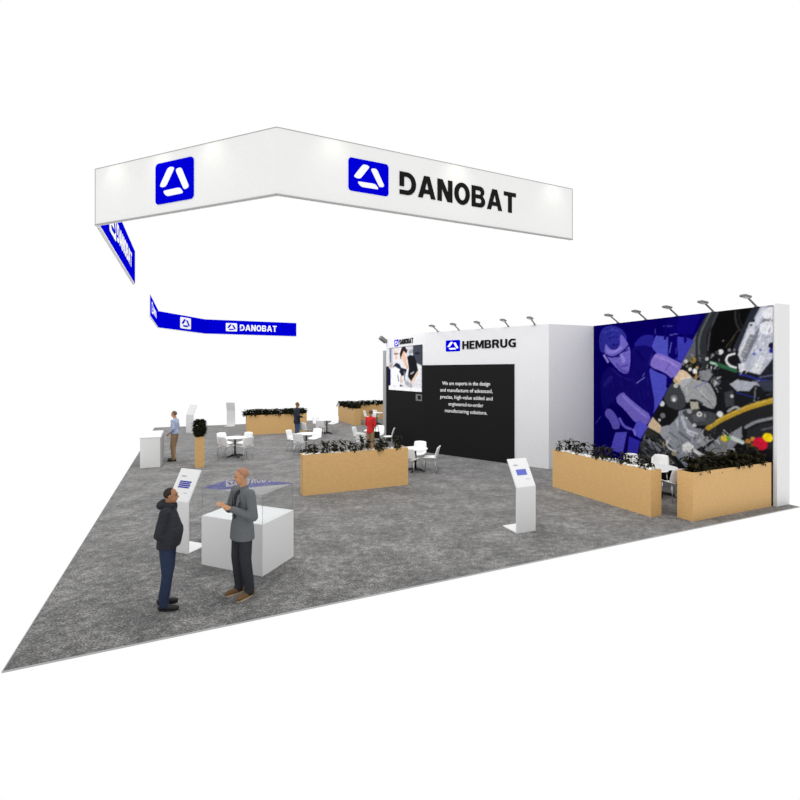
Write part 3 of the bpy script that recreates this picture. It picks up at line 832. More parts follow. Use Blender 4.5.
('l',[(91,904),(80,914)],3,(48,48,146)),
('l',[(60,884),(57,892)],3,(26,24,112)),
('l',[(172,864),(170,865)],3,(34,32,126)),
('l',[(207,903),(198,904)],3,(26,24,112)),
('l',[(130,951),(137,953)],2,(58,58,158)),
('l',[(194,942),(194,940)],2,(48,48,146)),
('l',[(148,869),(159,866)],2,(34,32,126)),
('l',[(80,898),(74,892)],3,(48,48,146)),
('l',[(158,928),(159,923)],3,(48,48,146)),
('l',[(91,938),(83,930)],3,(48,48,146)),
('l',[(179,935),(188,946)],2,(26,24,112)),
('l',[(111,887),(120,882)],3,(48,48,146)),
('l',[(199,939),(191,941)],2,(48,48,146)),
('l',[(200,905),(205,900)],3,(58,58,158)),
('l',[(142,946),(143,936)],2,(34,32,126)),
('l',[(61,880),(57,884)],2,(26,24,112)),
('l',[(172,879),(183,868)],2,(48,48,146)),
('l',[(128,953),(121,955)],3,(34,32,126)),
('l',[(188,944),(194,932)],3,(48,48,146)),
('l',[(125,875),(118,868)],2,(58,58,158)),
('l',[(128,959),(117,966)],2,(26,24,112)),
('l',[(101,851),(96,841)],3,(26,24,112)),
('l',[(108,943),(117,932)],2,(34,32,126)),
('l',[(158,841),(163,838)],3,(48,48,146)),
('l',[(73,950),(82,959)],3,(48,48,146)),
('l',[(126,938),(135,936)],3,(26,24,112)),
('l',[(88,859),(89,861)],2,(58,58,158)),
('l',[(85,881),(92,886)],2,(48,48,146)),
('l',[(167,901),(179,905)],3,(34,32,126)),
('l',[(186,866),(181,856)],3,(48,48,146)),
('l',[(170,876),(177,874)],2,(34,32,126)),
('l',[(217,877),(229,871)],3,(48,48,146)),
('l',[(128,932),(128,931)],2,(34,32,126)),
('l',[(108,958),(106,967)],3,(26,24,112)),
('l',[(199,913),(201,904)],2,(48,48,146)),
('l',[(189,911),(192,912)],3,(26,24,112)),
('l',[(99,902),(107,892)],3,(48,48,146)),
('l',[(166,865),(177,868)],3,(58,58,158)),
('l',[(196,898),(184,894)],2,(58,58,158)),
('q',[(86,840),(94,872),(124,829),(170,820),(201,854),(197,930),(227,903),(257,855),(274,804),(270,714),(257,653),(210,661),(152,716),(115,760),(84,801)],0,(108,96,188)),
('q',[(91,848),(115,821),(170,814),(205,846),(223,832),(161,793),(105,795)],0,(136,124,212)),
('m',[(88,792),(124,773),(165,773),(216,801),(257,842)],5,(18,12,104)),
('l',[(174,774),(195,776)],6,(36,26,118)),
('l',[(232,806),(254,817)],5,(50,38,130)),
('p',[(197,791),(216,795),(240,740),(216,724)],0,(140,128,208)),
('l',[(205,703),(253,715)],4,(70,54,150)),
('m',[(174,724),(205,682),(249,665)],8,(84,74,168)),
('p',[(71,788),(86,794),(122,736),(107,731)],0,(140,132,208)),
('q',[(53,612),(77,665),(124,717),(205,657),(257,644),(287,730),(274,829),(348,841),(388,834),(435,789),(388,712),(403,618),(430,494),(430,408),(396,381),(348,425),(214,540),(156,478),(77,385),(58,489)],0,(17,10,100)),
('m',[(142,691),(205,632),(274,616)],5,(30,24,118)),
('l',[(86,578),(133,631)],15,(30,26,116)),
('l',[(316,802),(356,745)],11,(12,4,90)),
('l',[(411,782),(388,720)],4,(34,28,120)),
('q',[(388,704),(434,669),(500,646),(514,589),(478,512),(411,391),(430,463),(411,571)],0,(72,73,182)),
('l',[(507,627),(504,581)],10,(10,2,92)),
('l',[(225,455),(242,410)],3,(12,5,90)),
('l',[(256,467),(266,442)],5,(20,13,104)),
('l',[(231,523),(248,477)],4,(20,13,104)),
('l',[(336,491),(344,468)],4,(26,18,112)),
('l',[(197,534),(208,503)],3,(26,18,112)),
('l',[(309,504),(319,476)],5,(26,18,112)),
('l',[(150,464),(160,437)],3,(20,13,104)),
('l',[(356,488),(370,450)],3,(20,13,104)),
('l',[(245,539),(260,498)],6,(26,18,112)),
('l',[(260,483),(271,453)],5,(26,18,112)),
('l',[(226,500),(232,482)],3,(26,18,112)),
('l',[(218,475),(232,438)],4,(12,5,90)),
('l',[(309,597),(321,566)],5,(20,13,104)),
('l',[(322,677),(332,651)],6,(12,5,90)),
('l',[(366,477),(375,453)],5,(12,5,90)),
('l',[(314,561),(333,509)],5,(20,13,104)),
('l',[(139,498),(157,450)],4,(26,18,112)),
('l',[(288,627),(306,576)],5,(26,18,112)),
('l',[(362,468),(381,416)],5,(26,18,112)),
('l',[(341,553),(354,515)],3,(12,5,90)),
('l',[(215,494),(233,447)],3,(20,13,104)),
('l',[(141,609),(155,573)],5,(26,18,112)),
('l',[(164,593),(177,558)],3,(20,13,104)),
('l',[(377,645),(387,615)],4,(26,18,112)),
('l',[(115,477),(124,452)],3,(26,18,112)),
('l',[(311,506),(324,470)],4,(12,5,90)),
('l',[(177,485),(197,434)],4,(20,13,104)),
('l',[(222,631),(243,575)],5,(12,5,90)),
('l',[(381,461),(387,445)],4,(26,18,112)),
('l',[(247,576),(256,554)],3,(26,18,112)),
('l',[(154,605),(174,550)],5,(12,5,90)),
('l',[(348,562),(366,512)],4,(26,18,112)),
('l',[(311,569),(320,544)],2,(12,5,90)),
('l',[(382,541),(388,524)],6,(26,18,112)),
('l',[(206,606),(217,575)],5,(26,18,112)),
('l',[(281,527),(294,491)],3,(26,18,112)),
('l',[(319,534),(336,487)],3,(26,18,112)),
('l',[(377,613),(387,585)],6,(26,18,112)),
('m',[(314,597),(340,617),(364,633)],3,(120,122,200)),
('l',[(352,641),(364,661)],3,(90,90,180)),
('q',[(434,789),(486,771),(567,727),(592,714),(537,620),(486,665),(396,700),(403,743)],0,(122,106,192)),
('m',[(434,766),(500,740),(556,702)],8,(142,122,200)),
('l',[(493,680),(514,717)],4,(100,84,176)),
('q',[(216,541),(249,508),(332,444),(412,393),(376,323),(308,332),(240,408),(156,478)],0,(108,96,188)),
('m',[(223,507),(299,437),(372,387)],8,(130,116,204)),
('p',[(161,469),(308,332),(291,302),(249,293),(214,339)],0,(8,0,84)),
('q',[(110,425),(165,391),(210,296),(152,268),(129,325),(79,375)],0,(92,82,178)),
('m',[(197,354),(223,306),(274,292)],10,(96,88,190)),
('l',[(13,300),(58,357)],3,(60,58,150)),
('p',[(147,276),(279,288),(240,117),(124,114)],0,(10,2,84)),
('p',[(165,257),(249,272),(219,122),(129,132)],0,(82,76,192)),
('p',[(320,358),(388,325),(339,238),(299,258),(287,289)],0,(82,80,196)),
('l',[(291,290),(304,259)],8,(120,112,208)),
('p',[(262,245),(336,223),(316,131),(249,127)],0,(48,42,168)),
('p',[(-42,339),(8,317),(28,168),(-42,67)],0,(10,4,96)),
('l',[(28,115),(115,164)],5,(16,10,104)),
]
# ---------------- the setting ----------------
struct('floor', prism(NB(), [(0, 0), (15.05, 0), (15.05, 23.8), (9.7, 23.95), (4.4, 23.4), (0, 23.6)], -.015, 0), M['carpet'])
struct('trim_1', prism(NB(), [(-.01, -.01), (15.06, -.01), (15.06, 0), (-.0, 0), (0, 23.6), (-.01, 23.6)], -.016, .001), M['trim'])
W0 = Vector((10.48, 10.1, 0)); W1 = Vector((12.685, 5.63, 0)); WD = (W1-W0).normalized()
V0 = Vector((10.35, 13.68, 0)); VD = (W0-V0).normalized(); WH = 4.768
struct('wall_middle', prism(NB(), [(10.35, 13.68), (10.48, 10.1), (12.685, 5.63), (14.55, 5.51), (15.08, 5.51), (15.08, 14.2), (10.9, 14.2)], 0, WH), M['wall'])
struct('wall_right', box(NB(), (14.56, .25, 0), (15.08, 5.51, WH)), M['wall'])
struct('trim_2', box(NB(), (14.56, .205, 0), (15.08, .25, WH+.03)), M['wall_end'])
struct('wall_back', box(NB(), (12.12, 18, 0), (14.9, 18.25, 4.45)), M['backwall'])
# black lower cladding on the two front faces
ND = Vector((WD.y, -WD.x, 0)); NV = Vector((VD.y, -VD.x, 0))
WF = frame(W0, WD); VF = frame(V0, VD)
def plate(mtx, x0, x1, z0, z1, t, bm=None):
    return box(bm or NB(), (x0, z0, 0), (x1, z1, t), mtx=mtx)
struct('trim_3', plate(WF, -.005, 3.79, 0, 3.47, .02), M['panel'])
struct('trim_4', plate(VF, .02, 3.585, 0, 3.47, .02), M['panel'])
# ---------------- mural ----------------
mu = thing('wall_mural', 'large printed mural of a gloved mechanic reaching into machinery, left half blue', 'mural', (14.55, 2.9, 0))
o = printed('mural_print', (0, 2.6, 0), (0, -1, 0), 5.22, WH, 330, 300, MURAL, mu)
# ---------------- lettering on the walls ----------------
s = thing('wall_sign', 'black HEMBRUG lettering beside a blue emblem, high on white wall', 'sign', W0)
F2 = frame((0, 0, 0), WD)
logo(s, .985, 1.62, 3.98, 4.41, F2 @ Matrix.Identity(4), M['blue'], M['white'])
obj('lettering', lettering('HEMBRUG', 1.72, 3.84, 4.05, 4.35, .02, F2 @ Matrix.Translation((0, 0, .012))), M['ink'], s)
s = thing('wall_sign', 'small DANOBAT sign above the photo print of people in white coats', 'sign', V0)
F3 = frame((0, 0, 0), VD)
logo(s, .86, 1.26, 4.36, 4.66, F3, M['blue'], M['white'])
obj('lettering', lettering('DANOBAT', 1.36, 2.62, 4.42, 4.64, .02, F3 @ Matrix.Translation((0, 0, .012))), M['ink'], s)
s = thing('wall_text', 'white five line slogan on the black wall panel', 'text', W0)
para = ["We are experts in the design", "and manufacture of advanced,", "precise, high-value added and", "engineered-to-order", "manufacturing solutions."]
wid = [2.03, 2.22, 2.22, 1.48, 1.80]
for i, (t, wd) in enumerate(zip(para, wid)):
    obj('text_line', text_mesh(t, .2, .006, F2 @ Matrix.Translation((1.86, 2.70-.262*i, .028)), wd, .0), M['white'], s)
# photo print on the left face
PH = [('p', [(0, 0), (1000, 0), (1000, 1000), (0, 1000)], 0, (222, 222, 226)),
 ('p', [(0, 500), (140, 520), (150, 1000), (0, 1000)], 0, (190, 194, 206)), ('p', [(40, 640), (90, 650), (90, 980), (30, 980)], 0, (110, 118, 140)),
 ('p', [(560, 700), (760, 760), (760, 1000), (580, 1000)], 0, (205, 207, 212)), ('p', [(640, 820), (760, 840), (760, 930), (640, 900)], 0, (150, 152, 158)),
 ('p', [(760, 640), (1000, 560), (1000, 1000), (760, 1000)], 0, (66, 70, 80)), ('p', [(800, 800), (940, 790), (940, 840), (810, 850)], 0, (40, 42, 50)),
 ('p', [(150, 560), (250, 640), (360, 600), (420, 500), (300, 450), (180, 470)], 0, (40, 44, 60)),
 ('l', [(240, 860), (240, 780)], 75, (226, 190, 170)), ('p', [(160, 880), (240, 980), (340, 900), (330, 960), (250, 1000), (160, 980)], 0, (206, 196, 190)), ('l', [(180, 850), (310, 850)], 14, (90, 80, 90)),
 ('l', [(470, 820), (520, 700)], 85, (228, 186, 158)), ('p', [(360, 830), (420, 980), (520, 1000), (600, 900), (560, 840), (480, 900), (420, 800), (400, 700)], 0, (48, 36, 34)), ('l', [(540, 620), (590, 540)], 40, (224, 180, 150)),
 ('p', [(590, 760), (680, 800), (800, 760), (850, 640), (900, 420), (840, 300), (700, 220), (610, 320), (640, 500)], 0, (30, 31, 36)),
 ('l', [(690, 380), (780, 420)], 14, (200, 200, 204)), ('l', [(880, 400), (800, 300), (700, 160)], 40, (228, 200, 176)),
 ('p', [(80, 120), (100, 480), (200, 560), (330, 500), (460, 440), (420, 100)], 0, (242, 242, 246)), ('p', [(340, 440), (420, 520), (580, 480), (520, 360), (420, 330)], 0, (36, 38, 48)),
 ('l', [(300, 340), (330, 220)], 26, (150, 152, 160)), ('l', [(400, 300), (400, 200)], 40, (214, 190, 170)), ('l', [(500, 420), (520, 240)], 24, (120, 124, 136)),
 ('l', [(560, 180), (700, 120)], 50, (170, 172, 180)), ('l', [(380, 110), (430, 90)], 26, (60, 58, 60)), ('p', [(0, 0), (1000, 0), (1000, 70), (0, 100)], 0, (244, 244, 244)),
 ('p', [(0, 100), (60, 110), (60, 480), (0, 520)], 0, (20, 24, 80)), ('l', [(60, 560), (110, 620)], 30, (190, 150, 110))]
ph = thing('photo_print', 'printed photo of people in white coats bending over a bench', 'photo', V0)
pr = printed('photo_sheet', Vector((0, 0, 2.39))+VD*.33+NV*.021, VD, 3.07, 1.92, 110, 84, PH, ph)
lb = thing('small_label', 'small grey square plate below the photo print', 'plate', V0)
obj('plate', plate(F3 @ Matrix.Translation((0, 0, .02)), 2.88, 3.38, 2.02, 2.29, .01), M['lamp'], lb)
obj('window', plate(F3 @ Matrix.Translation((0, 0, .03)), 3.05, 3.30, 2.08, 2.24, .004), M['ink'], lb)
# ---------------- hanging banners ----------------
ZB, ZT, T = 5.455, 6.325, .05
RS = .87   # panel length unit of the ring
def wing(name, parent, a, b, origin, na, nb, m_out, m_in, side):
    """one straight panel of the ring from a to b, thick towards na/nb (mitred), outer and inner skins"""
    a = Vector(a)-origin; b = Vector(b)-origin; a2 = a+Vector(na); b2 = b+Vector(nb)
    core = obj(name, prism(NB(), [(a.x, a.y), (b.x, b.y), (b2.x, b2.y), (a2.x, a2.y)], ZB-origin.z, ZT-origin.z), M['banner'], parent)
    if m_in:
        d = (b2-a2).normalized(); n = Vector((d.y, -d.x, 0))*side
        p = a2; q = b2
        obj('blue_lining', prism(NB(), [(p.x, p.y), (q.x, q.y), (q.x+n.x*.006, q.y+n.y*.006), (p.x+n.x*.006, p.y+n.y*.006)], ZB-origin.z+.03, ZT-origin.z-.005), m_in, core)
    return core
O1 = Vector((2.844, -.072, ZB))
b1 = thing('hanging_banner', 'large white overhead banner with blue emblems and black DANOBAT lettering', 'banner', O1)
pA, pB, pC, pD = (2.844, -.072, ZB), (.469, 2.277, ZB), (.469, 7.463, ZB), (7.881, -.080, ZB)
obj_a = wing('banner_panel', b1, pA, pD, O1, (.4*T, T, 0), (0, T, 0), None, None, 1)
obj_b = wing('banner_panel', b1, pA, pB, O1, (.4*T, T, 0), (T, .4*T, 0), None, None, 1)
obj_c = wing('banner_panel', b1, pB, pC, O1, (T, .4*T, 0), (T, 0, 0), None, M['blue'], 1)
for (p, q) in ((pA, pD), (pA, pB)):
    p = Vector(p)-O1; q = Vector(q)-O1
    obj('hem_tube', tube(NB(), [p+Vector((0, -.004, 0)), q+Vector((0, -.004, 0))], .012, 6), M['trim'], b1)
    obj('top_tube', tube(NB(), [p+Vector((0, 0, ZT-ZB)), q+Vector((0, 0, ZT-ZB))], .006, 6), M['trim'], b1)
    obj('end_tube', tube(NB(), [q, q+Vector((0, 0, ZT-ZB))], .006, 6), M['trim'], b1)
FA = frame((0, 0, 0), (1, 0, 0)); zz = lambda z: (z-5.8)*RS
logo(b1, 1.12*RS, 1.81*RS, zz(6.04), zz(6.565), FA, M['blue'], M['white'])
obj('lettering', lettering('DANOBAT', 2.01*RS, 4.40*RS, zz(6.12), zz(6.495), .008, FA @ Matrix.Translation((0, 0, .008))), M['ink'], b1)
vB = (Vector(pA)-Vector(pB)).normalized(); FB = frame(Vector(pB)-O1, vB)
logo(b1, 1.45*RS, 2.27*RS, zz(5.96), zz(6.64), FB, M['blue'], M['white'])
FC = frame((.469+T-O1.x, 2.277-O1.y, 0), (0, 1, 0)); FC2 = FC @ Matrix.Translation((0, 0, .012))
logo(b1, 1.05*RS, 1.95*RS, zz(6.02), zz(6.60), FC2, M['white'], M['blue'], .004)
obj('lettering', lettering('DANOBAT', 2.15*RS, 5.0*RS, zz(6.10), zz(6.50), .008, FC2), M['white'], b1)
O2 = Vector((.399, 19.947, ZB))
b2 = thing('hanging_banner', 'distant blue overhead banner with white DANOBAT lettering, behind and below the white one', 'banner', O2)
qD, qE, qF, qG = (.382, 14.614, ZB), (.399, 19.947, ZB), (2.696, 22.836, ZB), (8.064, 22.705, ZB)
wing('banner_panel', b2, (qD[0]-T, qD[1], ZB), (qE[0]-T, qE[1]+.05, ZB), O2, (T, 0, 0), (T, -.05, 0), None, M['blue'], 1)
wing('banner_panel', b2, (qE[0]-T, qE[1]+.05, ZB), (qF[0]-.03, qF[1]+T, ZB), O2, (T, -.05, 0), (.03, -T, 0), None, M['blue'], 1)
wing('banner_panel', b2, (qF[0]-.03, qF[1]+T, ZB), (qG[0], qG[1]+T, ZB), O2, (.03, -T, 0), (0, -T, 0), None, M['blue'], 1)
FD = frame(Vector(qD)-O2, (0, 1, 0)) @ Matrix.Translation((0, 0, .014))
logo(b2, .9*RS, 1.5*RS, zz(6.05), zz(6.6), FD, M['white'], M['blue'], 0)
obj('lettering', lettering('DANOBAT', 1.7*RS, 5.0*RS, zz(6.13), zz(6.5), .008, FD), M['white'], b2)
FE = frame(Vector(qE)-O2, Vector(qF)-Vector(qE)) @ Matrix.Translation((0, 0, .014))
logo(b2, 1.81*RS, 2.80*RS, zz(5.97), zz(6.68), FE, M['white'], M['blue'], 0)
FG = frame(Vector(qF)-O2, Vector(qG)-Vector(qF)) @ Matrix.Translation((0, 0, .014))
logo(b2, 1.33*RS, 2.07*RS, zz(6.04), zz(6.60), FG, M['white'], M['blue'], 0)
obj('lettering', lettering('DANOBAT', 2.25*RS, 4.77*RS, zz(6.10), zz(6.53), .008, FG), M['white'], b2)
for (x, y, dx, dy, e) in ((.78, 1.97, -.2, -.2, 2.4), (1.45, 1.31, -.2, -.2, 2), (2.1, .66, -.2, -.2, 2.4), (3.6, -.07, 0, -.28, 2.2), (5.55, -.07, 0, -.28, 2.6), (7.45, -.07, 0, -.28, 2.6)):
    spot('banner_spot', (x+dx, y+dy, 6.45), (x, y, 5.95), 95, e)
# ---------------- arm spotlights on the walls ----------------
def arm_light(label, base, nrm, top, reach=.40, rise=.24, group='arm spotlights on the wall tops'):
    a = math.atan2(nrm[1], nrm[0])-0
    t = thing('arm_spotlight', label, 'spotlight', (base[0], base[1], top), a, group)
    bm = NB(); box(bm, (-.10, -.03, 0), (.02, .03, .02)); tube(bm, [(-.04, 0, .015), (.02, 0, .05), (reach*.72, 0, rise*.86), (reach*.8, 0, rise)], .022, 8)
    obj('arm', bm, M['lamp'], t, True)
    bm = NB(); box(bm, (-.13, -.075, -.03), (.13, .075, .03), .02, Matrix.Translation((reach*.95, 0, rise-.0)) @ Matrix.Rotation(math.radians(-6), 4, 'Y'))
    h = obj('lamp_head', bm, M['lamp'], t)
    bm = NB(); box(bm, (-.10, -.055, -.038), (.10, .055, -.031), 0, Matrix.Translation((reach*.95, 0, rise)) @ Matrix.Rotation(math.radians(-6), 4, 'Y'))
    obj('lens', bm, M['lens'], h); return t
order = ['leftmost', 'second from left', 'middle', 'fourth from left', 'rightmost']
for nm, y in zip(order, (4.57, 3.59, 2.62, 1.65, .65)):
    arm_light('%s of five grey arm spotlights above the mural' % nm, (14.56, y), (-1, 0), WH, .42, .24)
    spot('wall_spot', (14.1, y, WH+.12), (14.56, y, 3.4), 80, 2, (1, 1, 1))
for nm, sd_ in zip(order, (.6, 1.55, 2.54, 3.55, 4.5)):
    p = W0+WD*sd_; arm_light('%s of five grey arm spotlights above the black lettering wall' % nm, (p.x, p.y), (ND.x, ND.y), WH, .40, .2)
    q = p+ND*.45; spot('wall_spot', (q.x, q.y, WH+.12), (p.x, p.y, 3.4), 80, 2, (1, 1, 1))
t = thing('arm_spotlight', 'grey arm spotlight sticking out at the far left end of the wall', 'spotlight', (10.35, 13.7, WH-.1), 0)
obj('arm', tube(NB(), [(0.02, 0, -.02), (-.16, 0, -.02), (-.2, .05, 0)], .03, 8), M['lamp'], t, True)
h = obj('lamp_head', box(NB(), (-.25, -.12, -.08), (.14, .12, .1), .03, Matrix.Translation((-.12, 0, .02)) @ Matrix.Rotation(math.radians(35), 4, 'Y')), M['lamp'], t)
# ---------------- info kiosks ----------------
def kiosk(label, loc, rz, hv=.90, wd=.46, top=True, lean=.30, rise=.51, block='screen', stripes=False):
    t = thing('info_kiosk', label, 'kiosk', loc, rz, 'white info kiosks'); th = .03
    obj('foot_plate', box(NB(), (-wd/2, 0, 0), (wd/2, .46, .02), .004), M['lacq'], t)
    obj('front_panel', box(NB(), (-wd/2, 0, .02), (wd/2, th, hv), .004), M['lacq'], t)
    a = math.atan2(lean, rise); L = math.hypot(lean, rise); R = Matrix.Translation((0, 0, hv)) @ Matrix.Rotation(-a, 4, 'X')
    d = obj('display_panel', box(NB(), (-wd/2, 0, 0), (wd/2, th, L), .004, R), M['lacq'], t)
    if top:
        S_ = R @ Matrix.Translation((0, -.003, 0))
        if stripes:
            for k in range(4): obj('text_bar', box(NB(), (-.13, 0, .24+.034*k), (.12+.015*(k % 2), .003, .265+.034*k), 0, S_), M['screen2'], d)
        else: 
            sc = obj('screen', box(NB(), (-.12, 0, .24), (.12, .003, .36), 0, S_), M[block], d)
        for lo, hi in (((-.14, 0, .455), (-.04, .003, .463)), ((-.14, 0, .44), (-.02, .003, .447)), ((.05, 0, .15), (.13, .003, .158))):
            obj('small_print', box(NB(), lo, hi, 0, S_), M['grey_ink'], d)
    return t
kiosk('white info kiosk with pale blue screen, standing alone right of centre', (7.95, 1.17, 0), math.radians(-2))
kiosk('white info kiosk with blue striped text, behind the man in black hoodie', (1.826-.195, 2.618+.155, 0), math.radians(-45), stripes=True)
kiosk('distant white info kiosk behind the man in pale blue shirt', (1.86, 20.2, 0), math.radians(-40), .95, .46, False, .3, .52)
k2 = kiosk('distant white info kiosk at the back edge, left of the long hedge planter', (4.15, 22.8, 0), math.radians(157), .9, .5, False, .12, .5)
# ---------------- plinth with glass case ----------------
pa, pb_, pc = Vector((2.855, 1.212)), Vector((2.0, 2.08)), Vector((3.46, 1.80))
fr = Vector((pa.x, pa.y)); e1 = (pc-pa); e2 = (pb_-pa); pd_ = pc+e2
t = thing('display_plinth', 'low white display plinth with glass case, behind the man in grey blazer', 'plinth', (pa.x, pa.y, 0))
q = [(0, 0), (e1.x, e1.y), ((e1+e2).x, (e1+e2).y), (e2.x, e2.y)]
obj('plinth_body', prism(NB(), q, 0, .80), M['lacq'], t)
bm = NB(); n = 4
cen = (Vector(q[0])+Vector(q[2]))/2
for i in range(4):
    a, b = Vector(q[i]), Vector(q[(i+1) % 4]); ins = lambda p: cen+(p-cen)*.985; a2, b2_ = ins(a), ins(b); g = (cen-(a+b)/2).normalized()*.008
    prism(bm, [tuple(a2), tuple(b2_), tuple(b2_+g), tuple(a2+g)], .80, 1.252)
obj('glass_side', bm, M['glass'], t)
obj('glass_lid', prism(NB(), [tuple(cen+(Vector(p)-cen)*.985) for p in q], 1.252, 1.26), M['glass'], t)
for p in q:
    bm = NB(); p = cen+(Vector(p)-cen)*.984; tube(bm, [(p.x, p.y, .80), (p.x, p.y, 1.258)], .0022, 6)
    obj('glass_edge', bm, M['lamp'], t)
# ---------------- counter ----------------
t = thing('reception_counter', 'tall white counter at the left edge, beside the man in pale blue shirt', 'counter', (.33, 11.05, 0))
obj('counter_body', box(NB(), (0, 0, 0), (.60, 1.9, .98), .006), M['count'], t)
obj('counter_top', box(NB(), (-.01, -.01, .98), (.62, 1.91, 1.015), .005), M['lacq'], t)
obj('side_shade_panel', box(NB(), (.60, .1, .02), (.64, 1.85, .97), 0), M['backwall'], t)  # darker grey stands in for shade on the white counter's right side
# ---------------- planters and plants ----------------
def planter(label, x0, y0, x1, y1, h, loc=None, bed='soil', group='oak planter boxes', name='planter_box'):
    t = thing(name, label, 'planter', ((x0+x1)/2, (y0+y1)/2, 0), 0, group); hx, hy = (x1-x0)/2, (y1-y0)/2; bm = NB(); w_ = .03
    for lo, hi in (((-hx, -hy, 0), (hx, -hy+w_, h)), ((-hx, hy-w_, 0), (hx, hy, h)), ((-hx, -hy+w_, 0), (-hx+w_, hy-w_, h)), ((hx-w_, -hy+w_, 0), (hx, hy-w_, h))): box(bm, lo, hi)
    box(bm, (-hx+w_, -hy+w_, 0), (hx-w_, hy-w_, .05))
    obj('planter_body', bm, M['wood'], t)
    obj('soil', box(NB(), (-hx+w_, -hy+w_, .05), (hx-w_, hy-w_, h-.05)), M['soil'], t)
    return t
random.seed(11)
def leaf(bm, base, az, tilt, L, wd, curl):
    d = Vector((math.cos(az), math.sin(az), 0)); s_ = Vector((-math.sin(az), math.cos(az), 0)); pts = []
    for i, (f, ww) in enumerate(((0, .15), (.3, .8), (.62, 1), (.85, .6), (1, .04))):
        el = tilt-curl*f*f; p = Vector(base)+d*(L*f*math.cos(el))+Vector((0, 0, L*f*math.sin(el)))
        pts.append((p+s_*wd*ww/2, p-Vector((0, 0, wd*.12*ww)), p-s_*wd*ww/2))
    vs_ = [[bm.verts.new(q) for q in r] for r in pts]
    for a, b in zip(vs_, vs_[1:]):
        bm.faces.new((a[0], a[1], b[1], b[0])); bm.faces.new((a[1], a[2], b[2], b[1]))
def plant_meshes(seed, hgt=.34, n=3, sp=.11, ll=.15):
    random.seed(seed); fb = NB(); sb = NB()
    for k in range(n):
        bx, by = random.uniform(-sp, sp), random.uniform(-sp*.7, sp*.7); h = hgt*random.uniform(.55, 1)
        tx, ty = bx+random.uniform(-.04, .04), by+random.uniform(-.04, .04)
        tube(sb, [(bx*.5, by*.5, -.04), (bx, by, h*.5), (tx, ty, h)], [.009, .007, .005], 5)
        for j in range(11):
            f = random.uniform(.25, 1); z = h*f
            leaf(fb, (bx+(tx-bx)*f, by+(ty-by)*f, z), random.uniform(0, 2*PI), random.uniform(-.1, 1.2) if f > .6 else random.uniform(-.5, .5), ll*random.uniform(.7, 1.1), ll*.42, random.uniform(.2, 1.0))
    def me(b, nm):
        m_ = bpy.data.meshes.new(nm); bmesh.ops.recalc_face_normals(b, faces=b.faces); b.to_mesh(m_); b.free(); return m_
    return me(fb, 'leaves'), me(sb, 'stems')
def make_plant(seed, m, label, group, **kw):
    a, b = plant_meshes(seed, **kw); t = thing('leafy_plant', label, 'plant', (0, 0, 0), 0, group)
    a.materials.append(m); b.materials.append(M['stem'])
    for nm, me in (('leaves', a), ('stems', b)):
        o = bpy.data.objects.new(nm, me); C.objects.link(o); o.parent = t
    return t
def plant_row(protos, pts, z, label, group, smin=.8, smax=1.1):
    for i, (x, y) in enumerate(pts):
        p = protos[i % len(protos)]; r = random.uniform(0, 6.28); s_ = random.uniform(smin, smax)
        if not p.get('used'):
            p['used'] = 1; p.location = (x, y, z); p.rotation_euler = (0, 0, r); p.scale = (s_,)*3; p['label'] = label; p['group'] = group
        else:
            q = dup(p, (x, y, z), r, label, s_); q['group'] = group
def protos(seeds, m, **kw): return [make_plant(s_, m, 'leafy plant', 'plants', **kw) for s_ in seeds]
def row(x0, y0, x1, y1, n, jx=.05, jy=.05):
    return [(x0+(x1-x0)*(i+.5)/n+random.uniform(-jx, jx), y0+(y1-y0)*(i+.5)/n+random.uniform(-jy, jy)) for i in range(n)]
H1 = 1.05
planter('long oak planter box in the centre foreground, sparse plants on top', 4.50, 5.56, 7.50, 5.86, H1)
planter('long oak planter box receding from the wall corner to the gap', 11.09, .84, 11.43, 3.78, 1.025)
planter('oak planter box beside the white wall end, at the front right', 11.63, .28, 14.48, .62, 1.035)
planter('far oak planter box with long dense hedge, at the back edge', 4.52, 18.1, 7.62, 18.5, 1.0)
planter('far oak planter box receding at the back, right of the distant tables', 11.0, 20.0, 11.4, 23.3, 1.0)
planter('farthest oak planter box, mostly hidden behind the woman and the wall', 11.45, 23.0, 14.8, 23.4, 1.0)
planter('tall slim oak planter column right of the man in pale blue shirt', 1.99, 10.46, 2.27, 10.74, 1.02, name='planter_column', group=None) if False else None
t = planter('tall slim oak planter column with round shrub, left of the nearest white table', 2.0, 10.44, 2.29, 10.72, 1.02)
if 'group' in t: del t['group']
def pebbles(label, x0, y0, x1, y1, z, n, m, s=1):
    bm = NB(); random.seed(5)
    for i in range(n):
        r = random.uniform(.018, .035)*s; ell(bm, (random.uniform(x0, x1), random.uniform(y0, y1), z+random.uniform(0, .035)), (r, r*.9, r*.7), seg=6, rings=4)
    o = obj('pebbles', bm, m, None, True); tag(o, label, 'pebbles'); o['kind'] = 'stuff'; return o
pebbles('white pebbles covering the soil of the receding planter near the mural', 11.13, .9, 11.39, 3.72, 1.015, 520, M['pebble'], 1.45)
pebbles('pale pebbles along the rim of the centre planter', 4.54, 5.60, 7.45, 5.82, 1.02, 420, M['lacq'], 1)
pr1 = protos((1, 2, 3), M['leaf'], hgt=.42, n=2, sp=.08, ll=.21)
plant_row(pr1, row(4.6, 5.70, 7.4, 5.70, 15, .06, .04), H1-.02, 'sparse dark leafy plant in the centre foreground planter', 'plants in the centre planter', .6, 1.1)
pr2 = protos((4, 5, 6), M['leaf'], hgt=.33, n=2, sp=.07, ll=.15)
plant_row(pr2, row(11.22, .95, 11.22, 3.7, 13), 1.03, 'dark leafy plant among white pebbles in the receding planter', 'plants in the receding planter', .75, 1.15)
pr3 = protos((7, 8, 9), M['leaf'], hgt=.30, n=4, sp=.11, ll=.18)
